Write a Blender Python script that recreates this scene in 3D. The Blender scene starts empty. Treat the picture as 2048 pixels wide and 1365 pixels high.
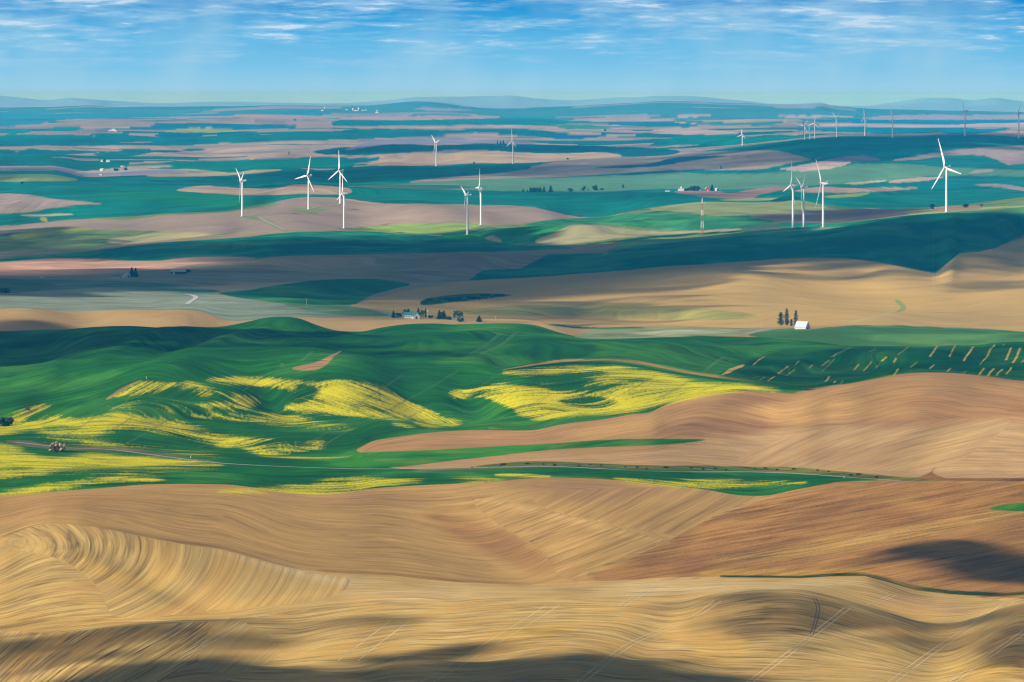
import bpy, bmesh, math, random
import numpy as np
from mathutils import Vector, Matrix

# ------------------------------------------------------------------ camera, light, sky
SC = bpy.context.scene
COL = SC.collection
F, CX, YH, H = 11378.0, 1024.0, 190.0, 300.0      # long lens, seen from a butte 300 m above the fields
cam_d = bpy.data.cameras.new('camera'); cam = bpy.data.objects.new('camera', cam_d); COL.objects.link(cam)
cam.location = (0, 0, H); cam.rotation_euler = (math.pi / 2, 0, 0)
cam_d.sensor_width = 36.0; cam_d.lens = 36.0 * F / 2048.0
cam_d.shift_y = (YH - 682.5) / 2048.0
cam_d.clip_start = 1.0; cam_d.clip_end = 250000.0
SC.camera = cam
SC.view_settings.view_transform = 'Standard'; SC.view_settings.look = 'None'
SC.view_settings.exposure = 0.30; SC.view_settings.gamma = 1.0
SC.view_settings.use_curve_mapping = False
SC.render.engine = 'CYCLES'
SC.cycles.use_denoising = True; SC.cycles.filter_width = 1.2
SC.cycles.use_adaptive_sampling = False; SC.cycles.max_bounces = 4; SC.cycles.diffuse_bounces = 2; SC.cycles.volume_bounces = 0
SC.cycles.transparent_max_bounces = 12

SUN_EL = math.radians(30.0)
SUN_AZ = math.atan2(-0.86, -0.51)                   # from the left, a little behind the camera
SV = Vector((math.sin(SUN_AZ) * math.cos(SUN_EL), math.cos(SUN_AZ) * math.cos(SUN_EL), math.sin(SUN_EL)))
sun_d = bpy.data.lights.new('sun', 'SUN'); sun_d.energy = 4.6; sun_d.angle = math.radians(0.5)
sun_d.color = (1.0, 0.96, 0.90)
sun = bpy.data.objects.new('sun', sun_d); COL.objects.link(sun)
sun.rotation_euler = (-SV).to_track_quat('-Z', 'Y').to_euler()

def lin(c):
    return tuple(((x / 255.0) / 12.92 if x / 255.0 <= 0.04045 else ((x / 255.0 + 0.055) / 1.055) ** 2.4) for x in c)

class NT:
    """small helper to write node trees"""
    def __init__(self, tree):
        self.t = tree; self.n = tree.nodes; self.l = tree.links
    def new(self, typ, **kw):
        nd = self.n.new(typ)
        for k, v in kw.items():
            setattr(nd, k, v)
        return nd
    def put(self, sock, val):
        if isinstance(val, bpy.types.NodeSocket): self.l.new(val, sock)
        elif val is not None: sock.default_value = val
    def math(self, op, a, b=None, c=None, clamp=False):
        nd = self.new('ShaderNodeMath', operation=op); nd.use_clamp = clamp
        for i, v in enumerate((a, b, c)):
            if v is not None: self.put(nd.inputs[i], v)
        return nd.outputs[0]
    def xyz(self, x, y, z=0.0):
        nd = self.new('ShaderNodeCombineXYZ')
        for i, v in enumerate((x, y, z)): self.put(nd.inputs[i], v)
        return nd.outputs[0]
    def sep(self, v):
        nd = self.new('ShaderNodeSeparateXYZ'); self.put(nd.inputs[0], v); return nd.outputs
    def noise(self, vec, scale=1.0, detail=2.0, rough=0.5, distort=0.0):
        nd = self.new('ShaderNodeTexNoise'); self.put(nd.inputs['Vector'], vec)
        nd.inputs['Scale'].default_value = scale; nd.inputs['Detail'].default_value = detail
        nd.inputs['Roughness'].default_value = rough; nd.inputs['Distortion'].default_value = distort
        return nd.outputs[0]
    def mix(self, fac, a, b, blend='MIX'):
        nd = self.new('ShaderNodeMix', data_type='RGBA', blend_type=blend)
        self.put(nd.inputs[0], fac); self.put(nd.inputs[6], a); self.put(nd.inputs[7], b)
        return nd.outputs[2]
    def ramp(self, fac, stops, interp='LINEAR'):
        nd = self.new('ShaderNodeValToRGB'); r = nd.color_ramp; r.interpolation = interp
        while len(r.elements) < len(stops): r.elements.new(0.5)
        for e, (p, c) in zip(r.elements, stops):
            e.position = p; e.color = c if len(c) == 4 else (*c, 1.0)
        self.put(nd.inputs[0], fac); return nd.outputs[0]
    def rng(self, v, a, b, c=0.0, d=1.0, smooth=False):
        nd = self.new('ShaderNodeMapRange'); nd.clamp = True
        if smooth: nd.interpolation_type = 'SMOOTHSTEP'
        self.put(nd.inputs[0], v)
        for i, x in enumerate((a, b, c, d)): nd.inputs[i + 1].default_value = x
        return nd.outputs[0]

WORLD = bpy.data.worlds.new('World'); SC.world = WORLD; WORLD.use_nodes = True
w = NT(WORLD.node_tree); w.n.clear()
SKY_S = 0.05
wout = w.new('ShaderNodeOutputWorld'); wbg = w.new('ShaderNodeBackground'); wbg.inputs[1].default_value = SKY_S
sky = w.new('ShaderNodeTexSky', sky_type='NISHITA'); sky.sun_disc = False
sky.sun_elevation = SUN_EL; sky.sun_rotation = SUN_AZ; sky.altitude = 600.0
wc = w.new('ShaderNodeTexCoord'); wx, wy, wz = w.sep(wc.outputs['Generated'])
el = wz
az = w.math('ARCTAN2', wx, wy)
def skc(c): return tuple(x / SKY_S / 1.23 for x in lin(c))
low = w.ramp(w.rng(el, -0.004, 0.024), [(0.0, skc((150, 198, 222))), (0.143, skc((150, 200, 222))), (0.20, skc((149, 203, 229))), (0.30, skc((126, 196, 232))),
      (0.48, skc((98, 184, 230))), (0.62, skc((58, 164, 222))), (0.74, skc((22, 142, 212))), (1.0, skc((12, 124, 206)))])
# thin streaky layer of cumulus seen edge-on
sv = w.xyz(w.math('MULTIPLY', az, 60.0), w.math('MULTIPLY', el, 520.0), 3.7)
c1 = w.noise(sv, 1.0, 5.0, 0.55, 0.25)
sv2 = w.xyz(w.math('MULTIPLY', az, 170.0), w.math('MULTIPLY', el, 1300.0), 9.1)
c2 = w.noise(sv2, 1.0, 4.0, 0.6, 0.2)
sv3 = w.xyz(w.math('MULTIPLY', az, 14.0), w.math('MULTIPLY', el, 90.0), 1.3)
c3 = w.noise(sv3, 1.0, 3.0, 0.5)
cov = w.math('ADD', w.math('ADD', w.math('MULTIPLY', c1, 0.62), w.math('MULTIPLY', c2, 0.30)), w.math('MULTIPLY', c3, 0.28))
cmask = w.rng(cov, 0.52, 0.72, smooth=True)
cmask = w.math('MULTIPLY', cmask, w.rng(el, 0.0015, 0.0095, smooth=True))
cmask = w.math('MULTIPLY', cmask, 0.72)
lowc = w.mix(cmask, low, (*skc((165, 208, 236)), 1))
puff = w.math('MULTIPLY', w.rng(w.math('ADD', w.math('MULTIPLY', c2, 0.5), w.math('MULTIPLY', c1, 0.6)), 0.60, 0.68, smooth=True), w.rng(el, 0.0060, 0.0125, smooth=True))
lowc = w.mix(w.math('MULTIPLY', puff, 0.85), lowc, (*skc((206, 224, 243)), 1))
haze_band = w.noise(w.xyz(w.math('MULTIPLY', az, 55.0), w.math('MULTIPLY', el, 40.0), 5.0), 1.0, 3.0, 0.5)
lowc = w.mix(w.math('MULTIPLY', w.rng(haze_band, 0.42, 0.68), 0.42), lowc, (*skc((172, 211, 232)), 1))
allsky = w.mix(w.rng(el, 0.03, 0.16, smooth=True), lowc, sky.outputs[0])
w.l.new(allsky, wbg.inputs[0]); w.l.new(wbg.outputs[0], wout.inputs[0])

# ------------------------------------------------------------------ helpers for objects
def tag(o, label=None, cat=None, group=None, kind=None):
    if label: o['label'] = label
    if cat: o['category'] = cat
    if group: o['group'] = group
    if kind: o['kind'] = kind
    return o
def empty(name, loc, rz=0.0, s=1.0):
    o = bpy.data.objects.new(name, None); COL.objects.link(o)
    o.location = loc; o.rotation_euler = (0, 0, rz); o.scale = (s, s, s); o.empty_display_size = 5
    return o
class MB:
    """collects faces; build() links them as one mesh object"""
    def __init__(self): self.v = []; self.f = []; self.m = []; self.cur = 0
    def face(self, pts):
        i = len(self.v); self.v += [tuple(p) for p in pts]; self.f.append(tuple(range(i, i + len(pts)))); self.m.append(self.cur)
    def box(self, x0, x1, y0, y1, z0, z1):
        i = len(self.v)
        self.v += [(x0,y0,z0),(x1,y0,z0),(x1,y1,z0),(x0,y1,z0),(x0,y0,z1),(x1,y0,z1),(x1,y1,z1),(x0,y1,z1)]
        for q in ((0,3,2,1),(4,5,6,7),(0,1,5,4),(1,2,6,5),(2,3,7,6),(3,0,4,7)):
            self.f.append(tuple(i + k for k in q)); self.m.append(self.cur)
    def rings(self, rings, cap=True):
        n = len(rings[0]); i = len(self.v)
        for r in rings: self.v += [tuple(p) for p in r]
        for a in range(len(rings) - 1):
            for k in range(n):
                k2 = (k + 1) % n
                self.f.append((i + a*n + k, i + a*n + k2, i + (a+1)*n + k2, i + (a+1)*n + k)); self.m.append(self.cur)
        if cap:
            self.f.append(tuple(i + k for k in reversed(range(n)))); self.m.append(self.cur)
            self.f.append(tuple(i + (len(rings)-1)*n + k for k in range(n))); self.m.append(self.cur)
    def tube(self, prof, n=12, x=0.0, y=0.0):
        self.rings([[(x + r*math.cos(2*math.pi*k/n), y + r*math.sin(2*math.pi*k/n), z) for k in range(n)] for r, z in prof])
    def bar(self, a, b, r, n=4):
        a = Vector(a); b = Vector(b); d = (b - a).normalized(); q = d.to_track_quat('Z', 'Y')
        ring = lambda c: [tuple(c + q @ Vector((r*math.cos(2*math.pi*(k+.5)/n), r*math.sin(2*math.pi*(k+.5)/n), 0))) for k in range(n)]
        self.rings([ring(a), ring(b)])
    def build(self, name, mats, parent=None, smooth=False):
        me = bpy.data.meshes.new(name); me.from_pydata(self.v, [], self.f)
        for m in (mats if isinstance(mats, (list, tuple)) else [mats]): me.materials.append(m)
        me.polygons.foreach_set('material_index', self.m)
        if smooth: me.polygons.foreach_set('use_smooth', [True] * len(self.f))
        me.update()
        o = bpy.data.objects.new(name, me); COL.objects.link(o)
        if parent: o.parent = parent
        return o
def copy_tree(o, parent=None):
    c = o.copy(); COL.objects.link(c)
    if parent: c.parent = parent
    for ch in [x for x in o.children]: copy_tree(ch, c)
    return c
def mat(name, col, rough=0.8, var=0.12, scale=0.6, metal=0.0):
    m = bpy.data.materials.new(name); m.use_nodes = True; t = NT(m.node_tree); bs = t.n['Principled BSDF']
    tc = t.new('ShaderNodeTexCoord')
    n = t.noise(tc.outputs['Object'], scale, 4.0, 0.6)
    k = t.rng(n, 0.25, 0.75, 1 - var, 1 + var)
    t.put(bs.inputs['Base Color'], t.mix(1.0, (*col, 1), t.xyz(k, k, k), 'MULTIPLY'))
    bs.inputs['Roughness'].default_value = rough; bs.inputs['Metallic'].default_value = metal
    return m

# ------------------------------------------------------------------ noise in numpy
def hash2(ix, iy, seed):
    h = (ix.astype(np.int64) * 374761393 + iy.astype(np.int64) * 668265263 + seed * 974634777) & 0xFFFFFFFF
    h = ((h ^ (h >> 13)) * 1274126177) & 0xFFFFFFFF
    return ((h ^ (h >> 16)) & 0xFFFF) / 65535.0 * 2 - 1
def vnoise(x, y, seed=0):
    """gradient noise"""
    x, y = x*0.83 - y*0.56, x*0.56 + y*0.83
    ix = np.floor(x); iy = np.floor(y); fx = x - ix; fy = y - iy
    sx = fx*fx*fx*(fx*(fx*6-15)+10); sy = fy*fy*fy*(fy*(fy*6-15)+10)
    def g(i, j, dx, dy):
        h = hash2(i, j, seed) * math.pi; return np.cos(h)*dx + np.sin(h)*dy
    a = g(ix, iy, fx, fy); b = g(ix+1, iy, fx-1, fy); c = g(ix, iy+1, fx, fy-1); d = g(ix+1, iy+1, fx-1, fy-1)
    return ((a*(1-sx)+b*sx)*(1-sy) + (c*(1-sx)+d*sx)*sy) * 1.5
def fbm(x, y, seed=0, octv=3, gain=0.45):
    s = 0; a = 1.0
    for i in range(octv):
        s = s + a * vnoise(x * 2**i + 17.3*i, y * 2**i - 9.1*i, seed + i); a *= gain
    return s
# ------------------------------------------------------------------ terrain
# Each entry is one line of the land, from near to far: (column, row) as read off the photograph, its distance in metres,
# the width of the dip behind it (a crest hides the ground behind) and how far the land rolls there.
def crv(v, d, gap, amp, wl): return dict(v=v, d=d, gap=gap, amp=amp, wl=wl)
C3V = [(-400,870),(0,880),(200,893),(400,905),(600,910),(680,908),(715,901),(750,882),(800,874),(850,867),(900,863),(960,861),(1050,862),(1090,857),(1110,852),(1150,845),(1200,840),(1260,830),(1300,825),(1330,812),(1370,800),(1420,790),(1480,783),(1530,783),(1560,785),(1600,784),(1660,772),(1700,768),(1750,758),(1800,749),(1840,746),(1900,747),(1980,754),(2048,763),(2400,790)]
C1V = [(-400,1120),(0,1078),(60,1056),(110,1047),(150,1047),(200,1055),(250,1065),(320,1080),(380,1092),(440,1098),(500,1115),(560,1130),(600,1139),(650,1143),(700,1147),(790,1150),(850,1158),(930,1164),(1000,1168),(1050,1169),(1100,1164),(1150,1159),(1190,1156),(1240,1157),(1300,1155),(1350,1153),(1485,1153),(1600,1155),(1660,1151),(1730,1150),(1770,1160),(1830,1178),(1900,1187),(2000,1191),(2048,1188),(2400,1170)]
C2V = [(-400,1000),(0,992),(100,985),(200,978),(300,970),(380,969),(450,970),(500,975),(560,985),(620,987),(700,982),(760,973),(850,968),(950,967),(1000,966),(1050,961),(1100,957),(1160,957),(1250,961),(1300,966),(1350,972),(1420,980),(1480,987),(1530,988),(1580,980),(1640,971),(1720,967),(1800,965),(1880,962),(2048,963),(2400,965)]
C8V = [(-400,520),(0,505),(100,500),(180,500),(230,492),(300,480),(380,476),(440,473),(500,465),(560,463),(640,460),(720,458),(800,464),(850,470),(935,470),(1000,486),(1100,492),(1200,490),(1250,483),(1300,479),(1348,478),(1450,469),(1580,455),(1650,453),(1720,442),(1800,428),(1850,424),(1890,422),(1950,418),(2048,412),(2400,400)]
C10V = [(-400,342),(0,342),(100,342),(180,356),(250,354),(330,350),(400,350),(470,347),(540,338),(590,339),(650,341),(690,336),(740,332),(780,327),(830,330),(880,331),(940,327),(980,327),(1010,325),(1060,325),(1100,322),(1200,317),(1300,312),(1348,307),(1420,300),(1500,290),(1560,283),(1620,276),(1700,272),(1800,273),(1900,270),(1980,271),(2048,275),(2400,280)]
CURVES = [
 crv([(0,1520)], [(0,2450),(2048,2450)], 20, 2.0, 260),
 crv([(0,1360),(300,1335),(420,1318),(560,1330),(700,1335),(800,1322),(950,1330),(1150,1312),(1300,1320),(1450,1345),(1700,1350),(2048,1340)], [(0,2680),(2048,2680)], 30, 2.2, 240),
 crv([(-300,1290),(0,1277),(100,1268),(240,1255),(350,1249),(440,1243),(540,1231),(680,1214),(760,1208),(840,1205),(900,1209),(960,1203),(1080,1198),(1200,1201),(1350,1202),(1430,1190),(1520,1183),(1580,1183),(1640,1190),(1700,1205),(1760,1222),(1850,1238),(1950,1232),(2048,1215),(2400,1200)],
     [(0,2830),(1000,2960),(1600,2900),(2048,2930)], 90, 1.0, 240),
 crv(C1V, [(0,3360),(600,3330),(1050,3300),(2048,3250)], 150, 0.6, 300),
 crv(C2V, [(0,4000),(2048,4000)], 150, 0.7, 320),
 crv([(0,937),(400,940),(800,941),(1200,940),(1600,950),(1900,957),(2048,957)], [(0,4440),(1600,4440),(2048,4360)], 20, 0.8, 300),
 crv(C3V, [(0,4720),(700,4760),(1090,4860),(1400,4960),(2048,5000)], [(0,30),(1000,30),(1300,200),(1600,300),(2048,300)], 1.0, 320),
 crv([(-300,855),(0,845),(100,815),(230,798),(290,792),(400,802),(500,818),(650,828),(800,836),(920,848),(1000,840),(1100,838),(1200,828),(1300,806),(1400,783),(1500,776),(1600,777),(2048,740)], [(0,5180),(1000,5200),(1400,5250),(2048,5400)], 60, 3.0, 250),
 crv([(-300,738),(0,735),(90,729),(140,712),(190,701),(300,697),(400,698),(500,695),(560,692),(620,693),(680,702),(760,708),(830,707),(880,712),(960,724),(1000,738),(1040,734),(1100,725),(1200,720),(1280,728),(1380,745),(1440,752),(1500,762),(1560,771),(1620,779),(1700,762),(2048,752)], [(0,5800),(900,5800),(1100,5600),(1600,5500),(2048,5550)], [(0,110),(900,60),(1200,90),(1600,40)], 0.9, 310),
 crv([(-300,664),(0,663),(60,661),(140,659),(250,656),(350,661),(430,658),(490,652),(540,647),(590,647),(630,656),(680,664),(720,664),(760,656),(820,648),(870,647),(900,649),(960,648),(1000,647),(1060,650),(1100,660),(1130,669),(1180,677),(1220,677),(1300,675),(1360,669),(1420,670),(1500,673),(1560,676),(1620,683),(1680,690),(1750,692),(1850,692),(1950,690),(1990,686),(2048,684)], [(0,6700),(1100,6700),(1400,6500),(2048,6300)], 180, 0.7, 430),
 crv([(-300,616),(0,617),(60,620),(130,621),(170,620),(250,622),(300,624),(350,622),(400,626),(430,636),(470,641),(530,638),(560,635),(600,634),(640,636),(680,634),(720,632),(780,634),(830,633),(870,636),(920,640),(950,645),(1000,643),(1040,645),(1080,650),(1120,658),(1160,662),(1200,658),(1300,654),(1400,655),(1500,657),(1560,653),(1700,652),(1750,652),(1900,656),(2048,660)], [(0,7100),(900,7150),(1150,7300),(2048,7450)], [(0,260),(1000,220),(1200,40),(2048,40)], 0.8, 420),
 crv([(-300,575),(0,577),(200,575),(400,585),(700,600),(900,600),(1100,590),(1348,585),(1600,590),(1800,590),(2048,580)], [(0,8600),(900,8300),(1348,8300),(2048,8350)], 30, 3.0, 480),
 crv([(-300,552),(0,553),(100,556),(250,549),(350,546),(500,545),(700,560),(820,569),(940,561),(1050,556),(1200,545),(1348,532),(1450,527),(1550,518),(1620,516),(1690,517),(1750,524),(1800,533),(1870,547),(1890,532),(1920,508),(1960,503),(1990,497),(2048,478),(2300,450)], [(0,9450),(900,9250),(1348,9250),(1870,9100),(2048,9600)], [(0,30),(900,40),(1348,160),(2048,160)], 1.0, 520),
 crv(C8V, [(0,11500),(400,12000),(700,12300),(935,11700),(1100,10900),(1250,10300),(1600,10600),(1893,10400),(2048,10300)], [(0,60),(900,60),(1200,150),(1400,350),(2048,350)], 1.2, 600),
 crv([(-300,462),(0,458),(60,448),(150,440),(200,439),(260,440),(330,431),(400,428),(460,425),(500,418),(540,408),(580,399),(620,396),(680,398),(760,407),(850,410),(960,411),(1060,415),(1100,424),(1150,435),(1200,434),(1250,425),(1300,415),(1348,411),(1420,405),(1500,407),(1560,404),(1600,404),(1640,408),(1700,416),(1780,419),(1900,416),(2048,408)], [(0,13000),(600,13800),(960,13100),(1400,13000),(2048,13000)], 250, 1.2, 700),
 crv([(-300,385),(0,392),(100,378),(300,373),(500,377),(600,366),(700,372),(800,378),(1000,383),(1200,384),(1300,383),(1400,385),(1550,381),(1700,372),(1850,384),(2048,374)], [(0,15500),(2048,15500)], 200, 4.0, 800),
 crv(C10V, [(0,18500),(690,19500),(1020,20500),(1500,22500),(2048,23000)], 700, 1.2, 1000),
 crv([(-300,296),(0,294),(200,290),(400,293),(600,287),(800,289),(1000,288),(1200,291),(1348,284),(1500,280),(2048,268)], [(0,26500),(2048,27500)], 500, 7.0, 1300),
 crv([(-300,262),(0,264),(200,261),(400,264),(600,260),(800,263),(1000,261),(1300,262),(1600,262),(1800,258),(2048,259)], [(0,34000),(2048,34000)], 600, 8.0, 1600),
 crv([(-300,240),(0,239),(300,241),(600,238),(900,240),(1200,241),(1500,240),(1800,241),(2048,243)], [(0,44000),(2048,44000)], 900, 9.0, 2200),
 crv([(-400,217),(0,218),(100,216),(180,212),(230,218),(350,217),(450,213),(560,211),(640,212),(720,212),(780,208),(830,204),(880,206),(930,214),(1000,218),(1080,215),(1150,213),(1220,209),(1270,206),(1320,203),(1380,203),(1440,206),(1500,209),(1540,213),(1600,213),(1640,210),(1660,216),(1720,219),(1800,222),(1900,225),(2048,227),(2400,222)], [(0,55000),(2048,55000)], 2500, 2.0, 2500),
 crv([(-400,204),(0,197),(50,200),(90,203),(140,197),(200,200),(260,204),(330,207),(450,205),(600,209),(740,207),(850,203),(940,200),(1020,197),(1060,202),(1150,209),(1260,204),(1400,210),(1700,217),(1780,208),(1850,198),(1900,197),(1940,201),(1990,196),(2048,203),(2400,207)], [(0,76000),(2048,76000)], 3000, 3.0, 4000),
]
STEP = 1.6
inner = np.arange(-64, 2113, STEP)
outer = np.concatenate([np.array([-3600, -3000, -2500, -2100, -1750, -1450, -1200, -1000, -840, -700, -590, -500]), np.arange(-430, -66, 4.0)])
US = np.concatenate([outer, inner, 2048 - outer[::-1]])
NCOL = len(US)
def smooth_interp(pts, x):
    """monotone-ish cubic through the points, flat beyond them"""
    p = np.array(sorted(pts), float)
    if len(p) == 1: return np.full_like(x, p[0, 1])
    if len(p) == 2: return np.interp(x, p[:, 0], p[:, 1])
    return pchip(p[:, 0], p[:, 1], np.clip(x, p[0, 0], p[-1, 0]))
def pchip_slopes(x, y):
    h = np.diff(x, axis=0); dl = np.diff(y, axis=0) / h
    m = np.zeros_like(y)
    w1 = 2*h[1:] + h[:-1]; w2 = h[1:] + 2*h[:-1]
    same = dl[1:] * dl[:-1] > 0
    with np.errstate(divide='ignore', invalid='ignore'):
        hm = (w1 + w2) / (w1 / dl[:-1] + w2 / dl[1:])
    m[1:-1] = np.where(same, hm, 0.0); m[0] = dl[0]; m[-1] = dl[-1]
    return m
def pchip(px, py, x):
    m = pchip_slopes(px, py); i = np.clip(np.searchsorted(px, x, side='right') - 1, 0, len(px) - 2)
    h = px[i+1] - px[i]; t = (x - px[i]) / h
    return (2*t**3-3*t**2+1)*py[i] + (t**3-2*t**2+t)*h*m[i] + (-2*t**3+3*t**2)*py[i+1] + (t**3-t**2)*h*m[i+1]
def band(spec, x): return np.full_like(x, float(spec)) if not isinstance(spec, list) else np.interp(x, [a for a, b in spec], [b for a, b in spec])

nodes = []     # (d, z, amp, wl, hidden-after?)
for d0, z0 in ((90., 272.), (420., 150.), (1000., 45.), (1700., 6.)):
    nodes.append((np.full(NCOL, d0), np.full(NCOL, z0), 1.0, 260., False, np.full(NCOL, 1900.0)))
prev = np.full(NCOL, 1600.0); pdf = np.full(NCOL, 1800.0)
UG = np.arange(US[0], US[-1], 8.0)
def blur(z, sig):
    g = np.interp(UG, US, z); n = int(3*sig/8); k = np.exp(-0.5*(np.arange(-n, n+1)*8.0/sig)**2); k /= k.sum()
    return np.interp(US, UG, np.convolve(np.pad(g, n, mode='edge'), k, mode='valid'))
for k, c in enumerate(CURVES):
    v = blur(smooth_interp(c['v'], US), 7.0); v = v + np.where((US < -100) | (US > 2150), 0.02 * (v - YH) * np.sin(US * 0.006 + k * 1.7), 0)
    v = np.minimum(v, prev - 1.2); d = band(c['d'], US)
    z = H - (v - YH) / F * d
    if k < 16:      # a crest line that dips in the picture mostly swings towards the viewer rather than down
        zs = blur(z, 190.0); dd = F * (H - zs) / (v - YH)
        lim = 0.026 * d; d = d + lim * np.tanh((dd - d) / lim)
    d = np.maximum(d, pdf + 25.0)
    z = H - (v - YH) / F * d
    last = k == len(CURVES) - 1
    nodes.append((d, z, c['amp'], c['wl'], True, v))
    g = band(c['gap'], US)
    dip = 0.05 * g
    vf = v - 0.6
    dm = d + 0.5 * g; df = d + g
    nodes.append((dm, H - (vf - YH) / F * dm - dip, c['amp'] * 0.6, c['wl'], True, v))
    if not last: nodes.append((df, H - (vf - YH) / F * df, c['amp'] * 0.6, c['wl'], False, vf))
    prev = vf; pdf = df
ND = np.array([n[0] for n in nodes]); NZ = np.array([n[1] for n in nodes]); NV = np.array([n[5] for n in nodes])
NM = np.array([blur(r, 45.0) for r in pchip_slopes(ND, NZ)])
infr = (US > -60) & (US < 2110)
rowD = []; rowZ = []; rowP = []; rowA = []; rowS = []; segrow = []
pbase = 0.0
for s in range(len(nodes) - 1):
    hid = nodes[s][4]
    hpx = float(np.max((NV[s] - NV[s+1])[infr]))
    n = 5 if hid else (10 if s < 4 else int(math.ceil(hpx / STEP * 1.15)) + 3)
    h = ND[s+1] - ND[s]
    a0, a1 = nodes[s][2], nodes[s+1][2]
    body = 0.0 if hid else 1.0
    wl = nodes[s+1][3]
    segrow.append(len(rowD))
    for i in range(n):
        t = i / n
        z = (2*t**3-3*t**2+1)*NZ[s] + (t**3-2*t**2+t)*h*NM[s] + (-2*t**3+3*t**2)*NZ[s+1] + (t**3-t**2)*h*NM[s+1]
        rowD.append(ND[s] + t*h); rowZ.append(z); rowP.append(pbase + t*max(hpx, 2)); rowS.append(s)
        rowA.append((a0*(1-t) + a1*t, body * math.sin(math.pi*t)**0.8 if t > 0 else 0.0, wl))
    pbase += max(hpx, 2)
rowD.append(ND[-1]); rowZ.append(NZ[-1]); rowP.append(pbase); rowS.append(len(nodes)-2); rowA.append((1.0, 0.0, 3000.))
TD = np.array(rowD); TZ = np.array(rowZ); NROW = len(TD)
SEG = np.array(rowS)
TX = (US[None, :] - CX) / F * TD
amp0 = np.array([a[0] for a in rowA])[:, None]; body = np.array([a[1] for a in rowA])[:, None]; wlr = np.array([a[2] for a in rowA])
# rolling ground: the wave length is fixed per stretch so that the noise never shears
BODY = {}
disp = np.zeros_like(TD)
for wl in sorted(set(wlr)):
    r = np.where(wlr == wl)[0]
    nz = fbm(TX[r]/wl + 3.1, TD[r]/wl*0.8 + wl*0.01, int(wl), 3, 0.4)
    disp[r] = nz * (amp0[r]*0.6 + body[r] * wl * {250: .021, 310: .017, 430: .020, 480: .012, 520: .012}.get(int(wl), .0085 if wl < 400 else .017))
TZ = TZ + disp
# folds, knolls and draws that the photograph shows: (u, v, half-width px, half-height px, height m, slant)
TV = YH + (H - TZ) / TD * F
UU = np.broadcast_to(US[None, :], TD.shape)
BUMPS = [
 # foreground
 (110,1110,190,55,6,0.10), (60,1190,260,40,4,-.05), (330,1175,150,22,-5,.25), (200,1330,260,45,5,-.25), (560,1290,110,40,-3,-.4),
 (1000,1270,260,50,5,0.0), (1560,1240,150,45,4,0.05), (1300,1290,90,40,-3,-.5), (1880,1290,90,70,-5,-.5), (2040,1270,90,60,6,-.4), (1800,1225,90,22,-3,.2),
 (380,1020,260,30,6,-.02), (700,1080,300,45,-3,.08), (980,1090,190,50,-8,.30), (1180,1040,200,40,7,.2), (1150,1120,140,35,4,-.4), (1400,1060,160,40,-4,-.45), (1640,1030,160,30,5,-.2), (1880,1105,140,40,8,-.12), (1560,1120,150,25,-3,-.2), (2000,1010,140,25,4,-.1),
 # big brown hill
 (1400,830,120,22,5,-.3), (1560,820,130,30,-5,-.3), (1780,800,200,35,6,-.1), (1650,880,200,25,-6,-.2), (1850,910,120,25,-4,-.4), (1250,870,150,15,3,-.1),
 # canola and wheat
 (290,790,90,25,6,-.1), (420,800,80,14,5,.1), (540,800,60,18,-6,.3), (700,800,120,28,7,.25), (840,810,80,26,-6,.4), (900,740,160,14,-4,.1), (1050,800,120,24,6,.15), (950,820,60,20,-5,.3), (1240,770,160,20,6,-.1), (1180,815,100,14,-4,.1), (200,850,160,22,5,.15), (420,870,140,18,-4,.2), (560,890,90,12,4,-.1), (100,760,150,22,4,-.1),(330,740,140,16,5,-.1),
 (60,690,130,16,-6,0), (300,675,90,12,6,-.3), (380,685,60,10,-7,-.3), (470,675,70,10,5,-.3), (560,685,60,9,-5,.1), (700,680,70,12,6,.2), (780,690,90,9,-6,.1), (900,680,120,14,7,-.2), (1050,690,120,20,4,-.2), (1130,715,120,10,-4,-.1), (1300,700,200,14,6,0), (1500,690,120,10,-4,.1), (1650,710,140,14,5,.1), (1850,712,160,14,6,.0), (1740,735,120,10,-4,.1), (1560,740,120,12,4,-.2),
 # tan hills and behind
 (60,640,90,10,7,0), (160,632,90,8,-7,0), (250,640,70,8,6,0), (370,638,80,9,7,0), (440,650,60,6,-5,0), (560,645,80,8,6,0),
 (1480,565,180,22,10,.12), (1700,585,220,25,-8,.15), (1600,620,220,18,6,.02), (1900,600,160,22,5,-.1), (1300,600,160,20,7,.05), (1250,635,140,8,-6,0), (1980,560,140,24,-4,-.3),
 (620,585,150,18,12,-.05), (200,600,180,14,-5,0), (600,500,220,12,8,0), (900,530,200,14,10,-.1), (700,535,160,10,-8,0),
 (200,450,180,12,9,-.05), (420,450,120,12,8,0), (560,430,90,16,10,.1), (740,430,80,14,-9,.1), (880,425,90,12,8,.1), (1020,430,100,10,-7,.1), (1180,465,70,10,10,.05),
 (1700,480,220,22,10,-.15), (1500,510,200,14,-8,-.1), (1900,470,150,22,8,-.1),
]
VE0 = np.minimum.accumulate(TV, axis=0)
for (bu, bv, ru, rv, hh, sl) in BUMPS:
    j0 = int(np.searchsorted(US, bu)); i0 = int(np.argmax(VE0[:, j0] <= bv)); dc = TD[i0, j0]; drop = H - TZ[i0, j0]
    cs = np.where((US > bu - 3*ru) & (US < bu + 3*ru))[0]
    cs = slice(cs[0], cs[-1] + 1)
    du = (UU[:, cs] - bu) / ru; vl = -(TD[:, cs] - dc) * F * drop / dc**2
    dv = (vl - sl * (UU[:, cs] - bu)) / rv
    TZ[:, cs] += np.exp(-(du*du + dv*dv) * 1.1) * hh * (0.62 if dc < 5050 else 0.75 if dc > 7800 and dc < 10000 else 1.0)
TV = YH + (H - TZ) / TD * F
VE = np.minimum.accumulate(TV, axis=0)            # ground that a crest hides takes the crest's field

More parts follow.
